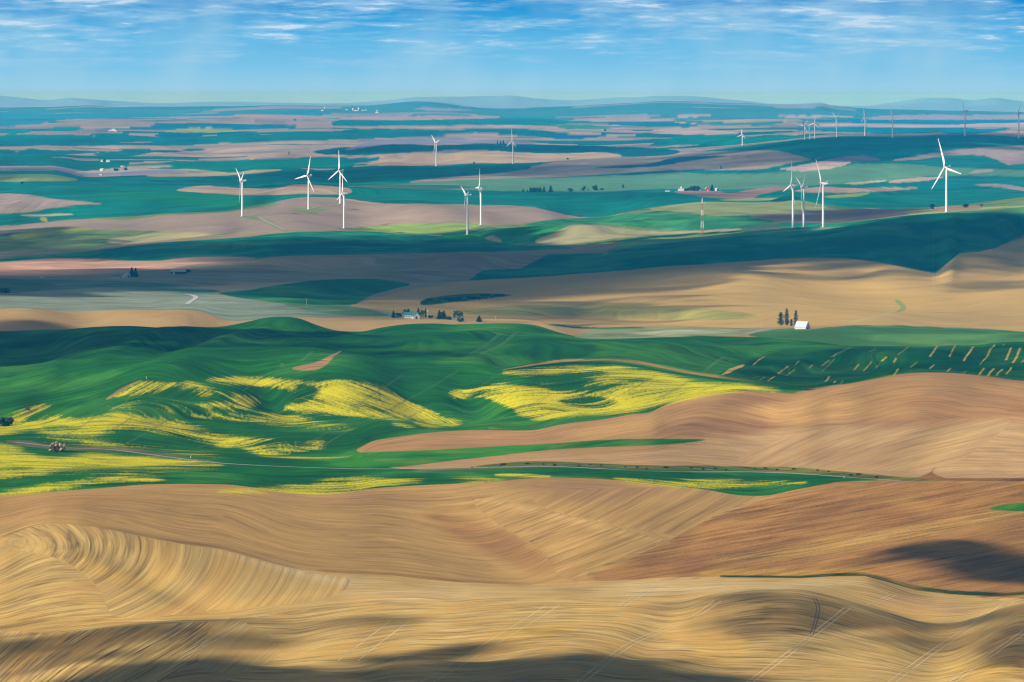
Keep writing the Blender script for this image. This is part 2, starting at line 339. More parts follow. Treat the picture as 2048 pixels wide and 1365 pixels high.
# ---- lookups on the finished ground
def col_at(u):
    j = int(np.clip(np.searchsorted(US, u), 1, NCOL - 1)); f = (u - US[j-1]) / (US[j] - US[j-1])
    return j - 1, float(np.clip(f, 0, 1))
def ground(u, v):
    """first ground met by the line of sight through (u, v)"""
    j, f = col_at(u)
    ve = VE[:, j]*(1-f) + VE[:, j+1]*f; tv = TV[:, j]*(1-f) + TV[:, j+1]*f; td = TD[:, j]*(1-f) + TD[:, j+1]*f
    i = int(np.argmax(ve <= v)); i = max(i, 1)
    if ve[i] > v: i = NROW - 1
    a, b = tv[i-1], tv[i]
    t = 0.0 if abs(a-b) < 1e-9 else float(np.clip((a - v) / (a - b), 0, 1))
    d = td[i-1]*(1-t) + td[i]*t
    x = (u - CX) / F * d
    return Vector((x, d, zat(x, d)))
def zat(x, y):
    u = CX + x / y * F; j, f = col_at(u); z = 0.0
    for jj, ww in ((j, 1-f), (j+1, f)): z += ww * np.interp(y, TD[:, jj], TZ[:, jj])
    return float(z)
# ------------------------------------------------------------------ fields laid on the ground
KSUN = np.array([1.10, 1.09, 1.07])                 # brightness of flat sunlit ground of albedo 1
KH = 1.9e-5 * np.array([0.025, 0.51, 1.0]); LINF = np.array([0.46, 0.47, 0.50])
def A(c, d=4000.0):
    """albedo of ground that looks c in the sun through d metres of air"""
    c = np.array(c, float)
    if d >= 12500:
        c = c * 0.93
        if c[0] > c[1]: c = c + (c.mean() - c) * 0.35
    T = np.exp(-KH * d); return np.clip((np.array(lin(c)) - LINF*(1-T)) / T / KSUN, 0.004, 0.70)
COLR = np.zeros(TD.shape + (3,)); AUX = np.zeros(TD.shape + (3,)); AUX2 = np.zeros(TD.shape + (3,))
relz = (TZ - (np.array(rowZ))) * F / TD
AUX[..., 0] = np.array(rowP)[:, None] - relz*0.9
AUX[..., 1] = UU
jn = fbm(TX/45.0, TD/160.0, 5, 2); jn2 = fbm(TX/70.0 + 40, TD/130.0, 9, 2)
UJ = UU + 2.2*jn; VJ = VE + 0.9*jn2
def segs_between(a, b):
    """rows of the mesh between curve a and curve b (index into CURVES)"""
    return (SEG >= 4 + 3*a) & (SEG < 4 + 3*b)
def fill(a, b, c, d, amt=0.12, org=0.0, rough=0.0):
    r = segs_between(a, b); COLR[r] = A(c, d); AUX[r, :, 2] = amt; AUX2[r, :, 1] = org; AUX2[r, :, 2] = rough
def cat_rom(pts, n=6):
    p = np.array(pts, float); m = len(p); out = []
    for i in range(m):
        p0, p1, p2, p3 = p[i-1], p[i], p[(i+1) % m], p[(i+2) % m]
        for k in range(n):
            t = k / n
            out.append(0.5*((2*p1)+(-p0+p2)*t+(2*p0-5*p1+4*p2-p3)*t*t+(-p0+3*p1-3*p2+p3)*t**3))
    return np.array(out)
VS = 2.2
def sdist(pu, pv, poly):
    """signed distance (positive inside) with rows stretched by VS"""
    x = pu; y = pv * VS; q = poly * np.array([1.0, VS]); n = len(q)
    inside = np.zeros(len(x), bool); best = np.full(len(x), 1e18)
    for i in range(n):
        ax, ay = q[i]; bx, by = q[(i+1) % n]
        c = ((ay > y) != (by > y))
        with np.errstate(divide='ignore', invalid='ignore'):
            inside ^= c & (x < (bx-ax)*(y-ay)/(by-ay if by != ay else 1e-9) + ax)
        ex, ey = bx-ax, by-ay; L = ex*ex+ey*ey+1e-12
        t = np.clip(((x-ax)*ex+(y-ay)*ey)/L, 0, 1)
        best = np.minimum(best, (x-ax-t*ex)**2+(y-ay-t*ey)**2)
    s = np.sqrt(best); return np.where(inside, s, -s)
def region(poly, soft=1.2, smooth=True, jit=True, rows=None):
    P = cat_rom(poly) if smooth else np.array(poly, float)
    u0, u1 = P[:, 0].min() - soft - 3, P[:, 0].max() + soft + 3
    v0, v1 = P[:, 1].min() - soft - 3, P[:, 1].max() + soft + 3
    if P[:, 0].min() < -20: u0 = -1e9
    if P[:, 0].max() > 2070: u1 = 1e9
    cs = np.where((US >= u0) & (US <= u1))[0]
    if len(cs) == 0: return None
    c0, c1 = cs[0], cs[-1] + 1
    sub = VE[:, c0:c1]
    rr, cc = np.where((sub >= v0) & (sub <= v1))
    if rows is not None:
        k = rows[rr]; rr, cc = rr[k], cc[k]
    if len(rr) == 0: return None
    cc = cc + c0
    pu = (UJ if jit else UU)[rr, cc].copy(); pv = (VJ if jit else VE)[rr, cc]
    pu = np.clip(pu, min(P[:, 0].min() + 1, -20) if u0 < -1e8 else -1e9, max(P[:, 0].max() - 1, 2068) if u1 > 1e8 else 1e9)
    s = sdist(pu, pv, P)
    w_ = np.clip((s + soft) / (2*soft), 0, 1); w_ = w_*w_*(3-2*w_)
    k = w_ > 0.002
    return rr[k], cc[k], w_[k]
def paint(poly, c=None, d=4000.0, soft=1.2, amt=None, org=None, rough=None, yel=None, smooth=True, jit=True, k=1.0, alb=None, rows=None):
    r = region(poly, soft, smooth, jit, rows)
    if r is None: return
    rr, cc, w_ = r; w_ = w_ * k
    if c is not None or alb is not None:
        a = np.array(alb) if alb is not None else A(c, d)
        COLR[rr, cc] = COLR[rr, cc]*(1-w_[:, None]) + a*w_[:, None]
    for arr, ch, val in ((AUX, 2, amt), (AUX2, 0, yel), (AUX2, 1, org), (AUX2, 2, rough)):
        if val is not None: arr[rr, cc, ch] = arr[rr, cc, ch]*(1-w_) + val*w_
def stripes(poly, fn, soft=8, amt=None):
    """sets the direction the tillage runs in a piece of field"""
    r = region(poly, 0.5, True, False)
    if r is None: return
    rr, cc, w_ = r; u = UU[rr, cc]; v = VE[rr, cc]
    p, q = fn(u, v); AUX[rr, cc, 0] = p; AUX[rr, cc, 1] = q
    if amt is not None: AUX[rr, cc, 2] = amt

# --- ground cover of each stretch
COLR[SEG < 4] = A((150, 150, 90)); AUX[SEG < 4, :, 2] = 0.1
fill(-1, 3, (204, 168, 104), 3000, 0.55, 0.45)
fill(3, 4, (186, 147, 93), 3800, 0.36, 0.12)
fill(4, 6, (36, 112, 62), 4500, 0.60)
fill(6, 8, (40, 112, 66), 5300, 0.60)
fill(8, 9, (36, 108, 70), 6300, 0.60)
fill(9, 10, (178, 148, 108), 7000, 0.10)
fill(10, 11, (136, 148, 132), 8000, 0.36)
fill(11, 12, (166, 156, 132), 9000, 0.34)
fill(12, 13, (160, 146, 126), 10500, 0.36)
fill(13, 14, (128, 156, 116), 12500, 0.40)
fill(14, 15, (12, 142, 140), 14500, 0.40)
fill(15, 16, (10, 142, 148), 17500, 0.40)
fill(16, 17, (184, 164, 164), 24000, 0.34)
fill(17, 18, (176, 164, 170), 30000, 0.34)
fill(18, 19, (172, 164, 174), 39000, 0.30)
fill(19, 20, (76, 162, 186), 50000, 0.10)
fill(20, 22, (120, 180, 200), 70000, 0.0); COLR[segs_between(20, 22)] = (0.20, 0.37, 0.64)  # farthest range: blue of the haze put into its base colour
# patchwork of far fields: world-sized lenses between 22 and 50 km
ft = fbm(TX/1500.0, TD/1900.0, 77, 3, 0.5); fp = fbm(TX/2300.0 + 9, TD/1300.0, 31, 3, 0.5)
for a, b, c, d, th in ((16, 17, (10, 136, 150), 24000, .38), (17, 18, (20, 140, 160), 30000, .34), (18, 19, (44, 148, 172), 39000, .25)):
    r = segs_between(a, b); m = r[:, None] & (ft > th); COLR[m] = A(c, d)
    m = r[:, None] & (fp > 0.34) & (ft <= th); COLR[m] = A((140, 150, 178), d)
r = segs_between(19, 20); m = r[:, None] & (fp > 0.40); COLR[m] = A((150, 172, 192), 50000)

# thin crossing bands among the far fields, and random tone for highlights and folds in the wheat
for a, b, d in ((13, 16, 15000), (16, 17, 24000), (17, 18, 30000), (18, 19, 39000), (19, 20, 50000)):
    r = segs_between(a, b)
    t1 = fbm(TX[r]/(d*.11), TD[r]/(d*.022), 203 + a, 3, 0.5); t2 = fbm(TX[r]/(d*.06), TD[r]/(d*.05), 307 + a, 3, 0.5)
    c = COLR[r]; soil = c[..., 0] > c[..., 1]*0.9
    alt = np.where(soil[..., None], A((126, 150, 160), d), A((40, 122, 132), d))
    alt = np.where((t2 > 0)[..., None] & soil[..., None], A((200, 180, 168), d), alt)
    k = np.clip((np.abs(t1) - 0.30) / 0.10, 0, 1)[..., None] * (0.55 if a < 19 else 0.15)
    COLR[r] = c*(1-k) + alt*k
# --- foreground
paint([(1190,1158),(1260,1120),(1330,1085),(1420,1040),(1500,1010),(1560,990),(1600,980),(1650,969),(1750,962),(2300,958),(2300,1200),(2000,1195),(1900,1188),(1830,1180),(1770,1162),(1730,1151),(1600,1156),(1400,1154)], (168, 122, 78), 3700, amt=0.42, org=0.25, rough=1.0)
paint([(1190,1156),(1230,1138),(1300,1118),(1400,1108),(1520,1105),(1480,1130),(1350,1148),(1250,1156)], (132, 92, 70), 3700, soft=22, k=0.6)
paint([(1420,1120),(1560,1098),(1700,1072),(1850,1048),(2060,1010),(2060,1030),(1900,1060),(1750,1090),(1560,1118)], (206, 166, 96), 3700, soft=26, k=0.55, rough=1.0)
paint([(1400,1146),(1480,1140),(1600,1140),(1700,1136),(1760,1150),(1720,1152),(1600,1156),(1450,1156)], (196, 150, 74), 3500, soft=8, k=0.8)
paint([(1985,1020),(2010,1010),(2080,1004),(2080,1022)], (60, 132, 62), 3800, soft=2)
paint([(650,1139),(790,1146),(930,1160),(1050,1166),(1050,1170),(930,1166),(790,1152),(650,1145)], (150, 104, 62), 3400, soft=2, k=.45)
paint([(1440,1151),(1600,1152),(1665,1147),(1730,1145),(1775,1155),(1830,1172),(1900,1181),(2000,1186),(2300,1178),(2300,1185),(2048,1190),(2000,1193),(1900,1189),(1830,1181),(1770,1163),(1730,1152.5),(1660,1153),(1600,1157),(1440,1155)], (46, 74, 38), 3300, soft=1.5, smooth=False, jit=False)
paint([(0,1074),(60,1052),(110,1044),(200,1051),(320,1076),(440,1094),(560,1126),(600,1137),(560,1131),(440,1099),(320,1081),(200,1056),(110,1048),(60,1056),(0,1079)], (150, 110, 72), 3400, soft=2, k=.6)
# moist, darker soil and pale stubble in the brown field
for pl, c, k in (([(860,1030),(960,1045),(1060,1090),(1110,1130),(1060,1145),(980,1110),(900,1070)], (150,108,76), .7),
                 ([(1000,965),(1150,960),(1260,966),(1330,985),(1200,1005),(1080,990)], (168,128,92), .6),
                 ([(960,1000),(1080,1020),(1200,1050),(1300,1080),(1330,1084),(1200,1058),(1080,1030)], (214,172,112), .7),
                 ([(540,985),(760,985),(880,1000),(760,1015),(600,1008)], (170,130,90), .5),
                 ([(0,1000),(180,990),(330,1000),(200,1020),(0,1040)], (176,132,88), .5),
                 ([(0,1050),(120,1030),(420,1040),(600,1100),(700,1130),(560,1110),(300,1060)], (204,158,98), .5)):
    paint(pl, c, 3800, soft=26, k=k)
# pale bands and rusty patches in the stubble
for pl, c, k in (([(150,1110),(200,1150),(260,1170),(330,1180),(280,1160),(200,1130)], (232,178,92), .8),
                 ([(330,1215),(440,1205),(640,1185),(520,1215),(400,1235)], (226,178,98), .6),
                 ([(440,1105),(560,1140),(680,1170),(760,1165),(640,1150)], (222,196,150), .6),
                 ([(700,1180),(860,1172),(1000,1175),(1100,1180),(900,1200),(720,1205)], (222,188,130), .6),
                 ([(1250,1168),(1500,1162),(1700,1162),(1640,1178),(1400,1185),(1200,1190)], (222,194,140), .6),
                 ([(1000,1260),(1150,1250),(1100,1275),(980,1285)], (230,180,86), .55),
                 ([(880,1300),(1010,1295),(960,1315),(860,1318)], (228,172,74), .6),
                 ([(1420,1270),(1500,1290),(1460,1330),(1380,1310)], (228,180,96), .6),
                 ([(1900,1330),(2060,1318),(2060,1350),(1950,1350)], (226,180,92), .7),
                 ([(1760,1185),(1900,1205),(1960,1225),(1850,1222),(1760,1205)], (204,160,112), .6),
                 ([(0,1225),(150,1235),(330,1228),(250,1248),(0,1262)], (222,172,96), .5)):
    paint(pl, c, 3000, soft=22, k=k)
# cloud shade and damp, painted into the soil as dark bands on the near knolls
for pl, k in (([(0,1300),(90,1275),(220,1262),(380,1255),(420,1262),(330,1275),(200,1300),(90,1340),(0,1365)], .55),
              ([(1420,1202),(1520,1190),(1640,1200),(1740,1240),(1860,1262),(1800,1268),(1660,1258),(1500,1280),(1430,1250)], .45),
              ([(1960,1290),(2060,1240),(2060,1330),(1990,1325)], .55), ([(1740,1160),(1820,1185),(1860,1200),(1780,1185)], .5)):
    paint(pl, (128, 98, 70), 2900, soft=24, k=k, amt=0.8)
stripes([(-60,1085),(40,1060),(110,1048),(200,1056),(320,1082),(440,1100),(600,1142),(700,1160),(640,1200),(420,1222),(240,1235),(200,1180),(140,1130),(60,1105),(-60,1100)],
        lambda u, v: (np.sqrt(((u-20)*0.60)**2 + ((v-1092)*1.25)**2 + 900)*0.60, np.arctan2((v-1092)*2.0, u-20)*150), amt=0.70)
paint([(380,1085),(560,1125),(720,1160),(640,1215),(430,1235),(400,1150)], None, soft=60, amt=0.30, k=0.9)
paint([(-60,1070),(60,1066),(110,1090),(60,1112),(-60,1115)], None, soft=30, amt=0.25, k=0.9)
stripes([(-80,1268),(100,1266),(240,1255),(440,1244),(500,1262),(440,1300),(360,1340),(260,1380),(-80,1400)],
        lambda u, v: (u*0.55 + (v-1300)*0.75 + 12*np.sin(u*0.012), v*1.6 - u*0.3), amt=0.85)
stripes([(430,1245),(480,1242),(560,1300),(480,1345),(400,1330)], lambda u, v: (u*0.5 + v*0.62, v - u*0.5), amt=0.35)
stripes([(950,1000),(1080,1015),(1200,1045),(1330,1080),(1360,1075),(1200,1160),(1120,1150),(1080,1100),(1000,1050)],
        lambda u, v: (u*0.30 + v*0.78, v*0.5 - u*0.8), amt=0.42)
stripes([(1100,985),(1350,975),(1480,990),(1590,984),(1420,1040),(1360,1070),(1200,1045),(1080,1012)],
        lambda u, v: (u*0.32 + v*0.62, v*0.5 - u*0.8), amt=0.40)
stripes([(1190,1158),(1330,1085),(1590,984),(2200,962),(2200,1195),(1900,1188),(1730,1151)], lambda u, v: (v*0.9 + (u-1190)*0.16, u), amt=0.5)

# --- valley with the road, canola and the big brown hill
D1 = (180, 139, 96)
paint([(715,903),(720,896),(750,882),(800,874),(850,867),(900,863),(960,861),(1050,862),(1090,857),(1110,852),(1150,845),(1200,840),(1260,830),(1300,825),(1330,811),(1370,799),(1420,789),(1480,782),(1530,782),(1560,784),(1600,783),(1660,771),(1700,767),(1750,757),(1800,748),(1840,745),(1900,746),(1980,753),(2048,762),(2300,780),(2300,958),(2048,958),(1880,958),(1860,953),(1800,955),(1700,948),(1600,942),(1500,936),(1400,934),(1300,931),(1200,928),(1100,927),(1000,931),(950,935),(880,938),(800,938),(760,930),(740,912)], D1, 4700, amt=0.34, org=0.12)
paint([(1290,905),(1400,882),(1500,868),(1600,855),(1720,848),(1850,850),(1960,838),(2080,845),(2300,900),(2300,958),(1900,958),(1700,946),(1500,934),(1200,926),(900,936),(850,935),(1000,915)], (194, 158, 114), 4600, soft=26, k=.8, org=0.1)
for pl, c, k in (([(1480,790),(1600,800),(1560,815),(1450,812)], (150,108,86), .5), ([(1330,850),(1450,835),(1560,850),(1480,870),(1340,868)], (152,112,88), .6),
                 ([(1500,815),(1700,795),(1720,830),(1600,845)], (206,160,106), .6), ([(1800,800),(1950,790),(2060,800),(2060,840),(1900,830)], (172,126,92), .5),
                 ([(1700,850),(1850,830),(1980,830),(1860,855)], (158,116,90), .5), ([(1600,900),(1760,890),(1850,880),(1780,925),(1650,930)], (166,126,92), .4),
                 ([(800,890),(1000,872),(1200,868),(1100,885),(900,895)], (174,128,98), .5), ([(1120,870),(1260,845),(1330,830),(1300,850),(1200,868)], (214,168,106), .6),
                 ([(1840,880),(1950,845),(2010,838),(1960,870),(1880,920),(1800,930)], (204,166,112), .3)):
    paint(pl, c, 4700, soft=20, k=k)
stripes([(1480,925),(1560,880),(1700,850),(1950,836),(2020,838),(1980,880),(1880,935),(1700,940)], lambda u, v: (u*0.26 + v*0.75 + 10*np.sin((u-1500)*.008), v*0.6 - u*0.7), amt=0.30)
paint([(640,918),(720,906),(800,903),(900,898),(1000,893),(1100,888),(1200,881),(1280,878),(1350,878),(1412,880),(1370,886),(1310,891),(1200,895),(1100,901),(1000,911),(900,922),(800,934),(700,934)], (34, 122, 56), 4650, amt=0.3)
paint([(950,934),(1010,926),(1080,923),(1200,927),(1300,932),(1400,932),(1450,933),(1560,934),(1640,939),(1720,947),(1800,954),(1870,956),(1890,962),(1800,962),(1700,956),(1600,948),(1500,941),(1400,942),(1300,941),(1200,936),(1100,931),(1000,933)], (104, 112, 66), 4450, soft=1.5, amt=0.9, rough=1.0)
paint([(1840,956),(1900,957),(2300,957),(2300,963),(1900,962)], (128, 90, 62), 4400, soft=1.5)
paint([(1840,955),(1862,945),(1872,935),(1868,947),(1890,957)], (140, 104, 74), 4450, soft=3)
# canola in bloom: how thick the yellow stands, over green
for pl, y, sf in (
 ([(-50,995),(60,975),(150,960),(250,952),(330,958),(240,968),(120,980),(0,992)], .85, 8), ([(440,985),(520,975),(620,965),(700,955),(780,955),(850,962),(760,972),(700,982),(620,990),(540,988)], .85, 8),
 ([(-50,945),(120,940),(300,938),(430,938),(300,948),(100,955),(-50,962)], .35, 10),
 ([(1000,947),(1090,950),(1092,955),(1000,953)], 1.0, 3), ([(1230,956),(1340,960),(1450,957),(1560,961),(1610,967),(1500,976),(1400,977),(1300,968)], .8, 6), ([(900,955),(990,958),(1010,965),(930,966)], .5, 6),
 ([(-50,892),(28,892),(60,905),(110,914),(180,907),(240,910),(330,918),(425,926),(430,933),(300,934),(150,940),(-50,948)], .95, 9),
 ([(-40,868),(20,836),(50,820),(95,811),(70,828),(60,838),(110,832),(160,838),(240,830),(300,832),(360,845),(420,860),(480,875),(540,880),(460,893),(400,880),(330,868),(260,860),(180,870),(100,875),(60,862),(0,872)], .88, 10),
 ([(60,880),(160,878),(300,892),(420,905),(440,915),(300,902),(150,892)], .45, 10),
 ([(230,793),(250,780),(275,765),(300,762),(345,768),(310,785),(270,792)], .80, 7), ([(340,768),(380,772),(430,788),(400,792)], .5, 8),
 ([(370,765),(400,770),(450,785),(500,790),(522,798),(505,816),(470,822),(420,815),(400,808),(460,800),(440,785),(380,775)], .82, 8),
 ([(420,758),(520,757),(640,760),(720,765),(760,775),(800,795),(830,815),(870,830),(915,846),(900,853),(840,840),(760,834),(660,828),(575,820),(572,814),(600,800),(590,785),(540,775),(460,768)], .95, 9),
 ([(640,790),(740,780),(860,830),(800,835),(680,826)], 1.0, 10),
 ([(370,828),(440,822),(540,828),(600,835),(690,848),(700,858),(640,860),(560,852),(480,845),(400,838)], .55, 10),
 ([(480,895),(540,888),(600,883),(645,880),(645,897),(600,908),(530,912)], .85, 7), ([(540,912),(640,915),(720,912),(700,918),(600,920)], .5, 6),
 ([(830,842),(905,840),(915,848),(860,856)], .6, 6), ([(790,845),(830,853),(820,857),(785,850)], .7, 4), ([(980,857),(1060,862),(1090,858),(1060,864)], .6, 4),
 ([(903,785),(930,779),(1000,769),(1060,773),(1100,782),(1060,786),(990,786),(950,792),(940,800),(912,797)], .88, 7),
 ([(955,795),(1000,787),(1050,778),(1100,782),(1180,782),(1250,770),(1300,755),(1290,744),(1340,750),(1400,764),(1480,769),(1560,780),(1480,784),(1420,791),(1370,801),(1310,813),(1260,826),(1200,829),(1150,833),(1080,838),(1040,831),(1010,812)], 1.0, 8),
 ([(1010,746),(1080,738),(1150,732),(1230,732),(1290,741),(1310,752),(1230,768),(1150,770),(1180,755),(1210,745),(1120,748),(1060,753)], .8, 7)):
    paint(pl, None, soft=sf*1.9, yel=y*0.80)
for pl, y, sf in (([(1060,765),(1140,758),(1190,760),(1150,772),(1100,776)], .12, 8), ([(1120,800),(1190,794),(1235,806),(1200,818),(1140,812)], .28, 9), ([(930,797),(980,800),(1030,830),(990,845),(900,835),(880,810)], .05, 9), ([(600,770),(640,780),(620,800),(600,805),(580,790)], .2, 8),
                  ([(200,812),(300,795),(380,805),(420,822),(330,828),(240,826)], .18, 10), ([(80,852),(120,850),(160,856),(110,862)], .3, 6)):
    paint(pl, None, soft=sf, yel=y)
# tillage in the canola runs down the slopes
stripes([(225,795),(255,775),(290,760),(380,770),(440,790),(380,800),(290,795)], lambda u, v: (u*0.40 + v*0.72, v - u*.5), amt=.3)
stripes([(0,850),(60,815),(110,805),(250,800),(200,830),(80,842)], lambda u, v: (u*0.34 + v*0.75, v - u*.5), amt=.3)
stripes([(570,815),(620,790),(700,765),(760,775),(830,815),(915,848),(800,838),(660,830)], lambda u, v: (v*0.85 - u*0.36 + 10*np.sin(u*.01), u), amt=.3)
# field margins, headlands and paths
paint([(1000,741),(1100,723),(1150,719),(1220,718),(1280,723),(1340,735),(1400,746),(1450,752),(1520,764),(1620,777),(1560,772),(1450,757),(1400,751),(1340,740),(1280,728),(1220,722),(1150,723),(1100,727)], (168, 134, 92), 5500, soft=1.0)
paint([(1000,744),(1100,728),(1220,724),(1340,742),(1450,759),(1560,774),(1620,779),(1560,780),(1450,764),(1340,747),(1220,729),(1100,731)], (20, 84, 52), 5500, soft=1.5)
paint([(585,737),(640,722),(682,702),(668,715),(645,735),(620,742)], (168, 132, 98), 5800, soft=1.2)
paint([(212,798),(240,778),(275,763),(283,762),(245,782),(222,797)], (150, 128, 96), 5400, soft=1.0)
paint([(22,842),(60,822),(86,812),(66,828),(36,842)], (150, 146, 112), 5200, soft=1.0)
paint([(10,882),(60,882),(120,893),(250,896),(330,908),(420,922),(330,912),(240,903),(130,900),(50,892)], (110, 104, 86), 4700, soft=2)
paint([(1600,776),(1630,772),(1690,770),(1640,778)], (190, 160, 116), 5400, soft=2)
# --- dark wheat with pale strips of straw
r = [(1560,700),(1640,695),(1700,696),(1850,696),(1950,692),(2300,686),(2300,770),(2048,760),(1900,744),(1800,747),(1700,766),(1600,780),(1500,765),(1440,750),(1480,730)]
paint(r, (8, 82, 62), 5900, soft=12)
rj = random.Random(8)
for x0, y0, x1, y1, wd in ((1310,325,1378,275,11),(1498,330,1540,272,13),(1610,338,1645,272,14),(1690,360,1755,275,15),(1785,378,1835,330,14),(1832,322,1875,265,16),(1940,355,1975,280,13),(1985,370,2030,285,14),(2035,365,2060,330,12),(1217,360,1250,335,14),(1283,368,1305,345,16),(1385,395,1418,360,11),(1500,400,1520,382,12),(1050,410,1085,378,13),(1108,415,1160,362,13),(1145,308,1180,288,9),(870,415,945,350,7),(790,398,812,378,12),(612,430,668,385,13),(662,445,705,410,12),(550,478,595,448,12),(500,475,530,450,10),(460,465,490,450,10),(882,478,912,450,14),(970,490,992,468,10),(935,483,945,478,12),(1280,440,1310,405,12),(1595,420,1615,398,12),(1680,438,1710,410,11),(1780,442,1812,402,16),(1830,448,1868,400,16),(1887,445,1922,402,18),(1945,440,1978,400,14),(460,380,525,335,12),(705,380,730,358,10),(865,385,915,350,8),(1180,395,1205,372,9),(930,330,950,312,9),(1410,295,1420,288,10),(1925,262,1938,256,10)):
    k = 2.926; a = np.array([1348 + x0/k, 600 + y0/k]); b = np.array([1348 + x1/k, 600 + y1/k]); hw = wd/k/2*rj.uniform(.6,.95); a = a + (rj.uniform(-1,1), rj.uniform(-1.5,1.5)); b = b + (rj.uniform(-1,1), rj.uniform(-1.5,1.5))
    paint([a + (-hw, 0), b + (-hw, 0), b + (hw, 0), a + (hw, 0)], (188, 168, 92), 6000, soft=1.0, smooth=False, jit=True, k=rj.uniform(.45,.8) if wd > 11 else rj.uniform(.25,.5), amt=0.7)
paint([(1442,750),(1460,738),(1484,729),(1486,733),(1460,745)], (176, 150, 98), 5700, soft=1.5)
# --- flat light field, pale strip
paint([(1150,672),(1200,660),(1300,655),(1400,655),(1530,659),(1490,669),(1420,671),(1300,676),(1185,678)], (146, 158, 118), 7000, soft=3, amt=.4)
paint([(1250,668),(1400,659),(1480,662),(1350,672)], (192, 188, 152), 7000, soft=3, k=.6)
paint([(1095,650),(1180,650),(1290,656),(1180,659)], (70, 118, 92), 7300, soft=3)
paint([(1500,672),(1540,661),(1590,657),(1620,659),(1660,655),(1700,652),(1760,652),(1850,653),(2000,660),(2300,662),(2300,684),(2048,684),(1990,686),(1950,690),(1750,692),(1680,690),(1600,681)], (80, 132, 86), 6800, amt=.14)
paint([(1688,650),(1715,647),(1746,650),(1720,652)], (140, 92, 70), 7500, soft=1); paint([(1904,652),(1935,650),(1962,654),(1930,655)], (146, 96, 74), 7500, soft=1)
# --- tan hills, right; valley, left
paint([(700,612),(760,595),(820,580),(940,563),(1050,556),(1200,545),(1348,532),(1450,527),(1550,518),(1620,516),(1690,517),(1750,524),(1800,533),(1870,547),(1890,532),(1920,508),(1960,503),(1990,497),(2048,478),(2300,450),(2300,656),(1900,654),(1750,650),(1500,656),(1300,653),(1180,655),(1060,643),(960,640),(880,634),(760,622)], (198, 164, 112), 8500, amt=.14, org=.05)
paint([(1560,575),(1700,560),(1850,585),(1980,575),(2060,590),(1900,620),(1700,640),(1600,620)], (216, 176, 112), 8300, soft=30, k=.5)
paint([(900,627),(1000,614),(1100,609),(1300,612),(1400,618),(1480,625),(1512,634),(1440,641),(1300,639),(1150,632),(1050,633)], (160, 156, 102), 8000, soft=3, amt=.4)
paint([(840,606),(860,596),(930,588),(990,588),(1022,591),(960,599),(900,606),(850,611)], (50, 96, 70), 8500, soft=2, amt=.7, rough=1)
paint([(1789,601),(1800,602),(1813,614),(1806,623),(1789,625),(1801,615)], (150, 164, 104), 8300, soft=1.5)
paint([(1700,645),(1740,634),(1785,624),(1790,626),(1745,637),(1705,647)], (196, 184, 128), 8000, soft=1.5, k=.7)
paint([(-60,612),(100,605),(250,600),(400,600),(450,610),(380,618),(200,618),(60,619),(-60,616)], (142, 152, 134), 7600, soft=6, amt=.5)
paint([(380,612),(450,612),(600,622),(760,630),(640,632),(540,632),(460,640)], (136, 152, 132), 7600, soft=4, amt=.4)
paint([(-60,560),(120,560),(300,566),(440,582),(380,588),(200,576),(-60,590)], (96, 130, 118), 9000, soft=4)
paint([(440,586),(500,580),(560,570),(650,560),(740,558),(820,568),(780,580),(740,592),(710,608),(650,611),(560,606),(480,596)], (40, 118, 88), 8700, soft=1.5)
paint([(560,606),(650,611),(720,616),(780,632),(700,632),(620,622)], (104, 144, 108), 8000, soft=4)
# --- the dark wedge of wheat under the ridge
paint([(936,561),(965,541),(1045,537),(1095,509),(1215,507),(1252,483),(1348,479),(1450,470),(1580,456),(1650,454),(1720,443),(1800,429),(1890,422),(2048,412),(2300,400),(2300,440),(2048,470),(1990,497),(1960,503),(1920,507),(1890,530),(1870,547),(1800,533),(1750,524),(1690,517),(1620,516),(1550,518),(1450,527),(1348,532),(1200,545),(1050,556)], (20, 124, 110), 10000, soft=1.2, smooth=False)
paint([(1205,512),(1252,484),(1348,479),(1450,470),(1580,456),(1650,454),(1720,443),(1800,429),(1890,422),(2048,411),(2300,402),(2300,430),(2048,428),(1850,427),(1780,438),(1700,452),(1600,462),(1500,470),(1400,480),(1300,490),(1240,500)], (96, 158, 112), 10400, soft=3)
paint([(1600,462),(1650,454),(1720,443),(1800,429),(1890,421),(2048,411),(2048,414),(1890,425),(1800,434),(1720,448),(1650,459)], (178, 182, 128), 10400, soft=2, k=.8)
paint([(1740,455),(1810,452),(1806,458),(1745,459)], (96, 140, 120), 10400, soft=2, k=.6)
paint([(-60,522),(100,512),(200,500),(300,488),(400,480),(500,474),(560,466),(700,462),(800,468),(900,474),(1000,488),(1150,494),(1080,501),(900,505),(700,510),(560,513),(500,519),(350,523),(200,521),(80,523),(-60,526)], (20, 130, 118), 11000, soft=1.5)
paint([(-60,532),(100,518),(180,517),(250,522),(320,522),(380,515),(490,514),(500,520),(400,528),(330,540),(280,543),(200,550),(100,553),(-60,553)], (204, 160, 140), 10500, soft=2)
paint([(360,492),(450,500),(540,490),(700,482),(600,480),(480,486)], (84, 150, 116), 11300, soft=5, k=.7)
paint([(0,516),(100,508),(200,502),(190,510),(100,515)], (66, 160, 104), 11200, soft=4, k=.8)
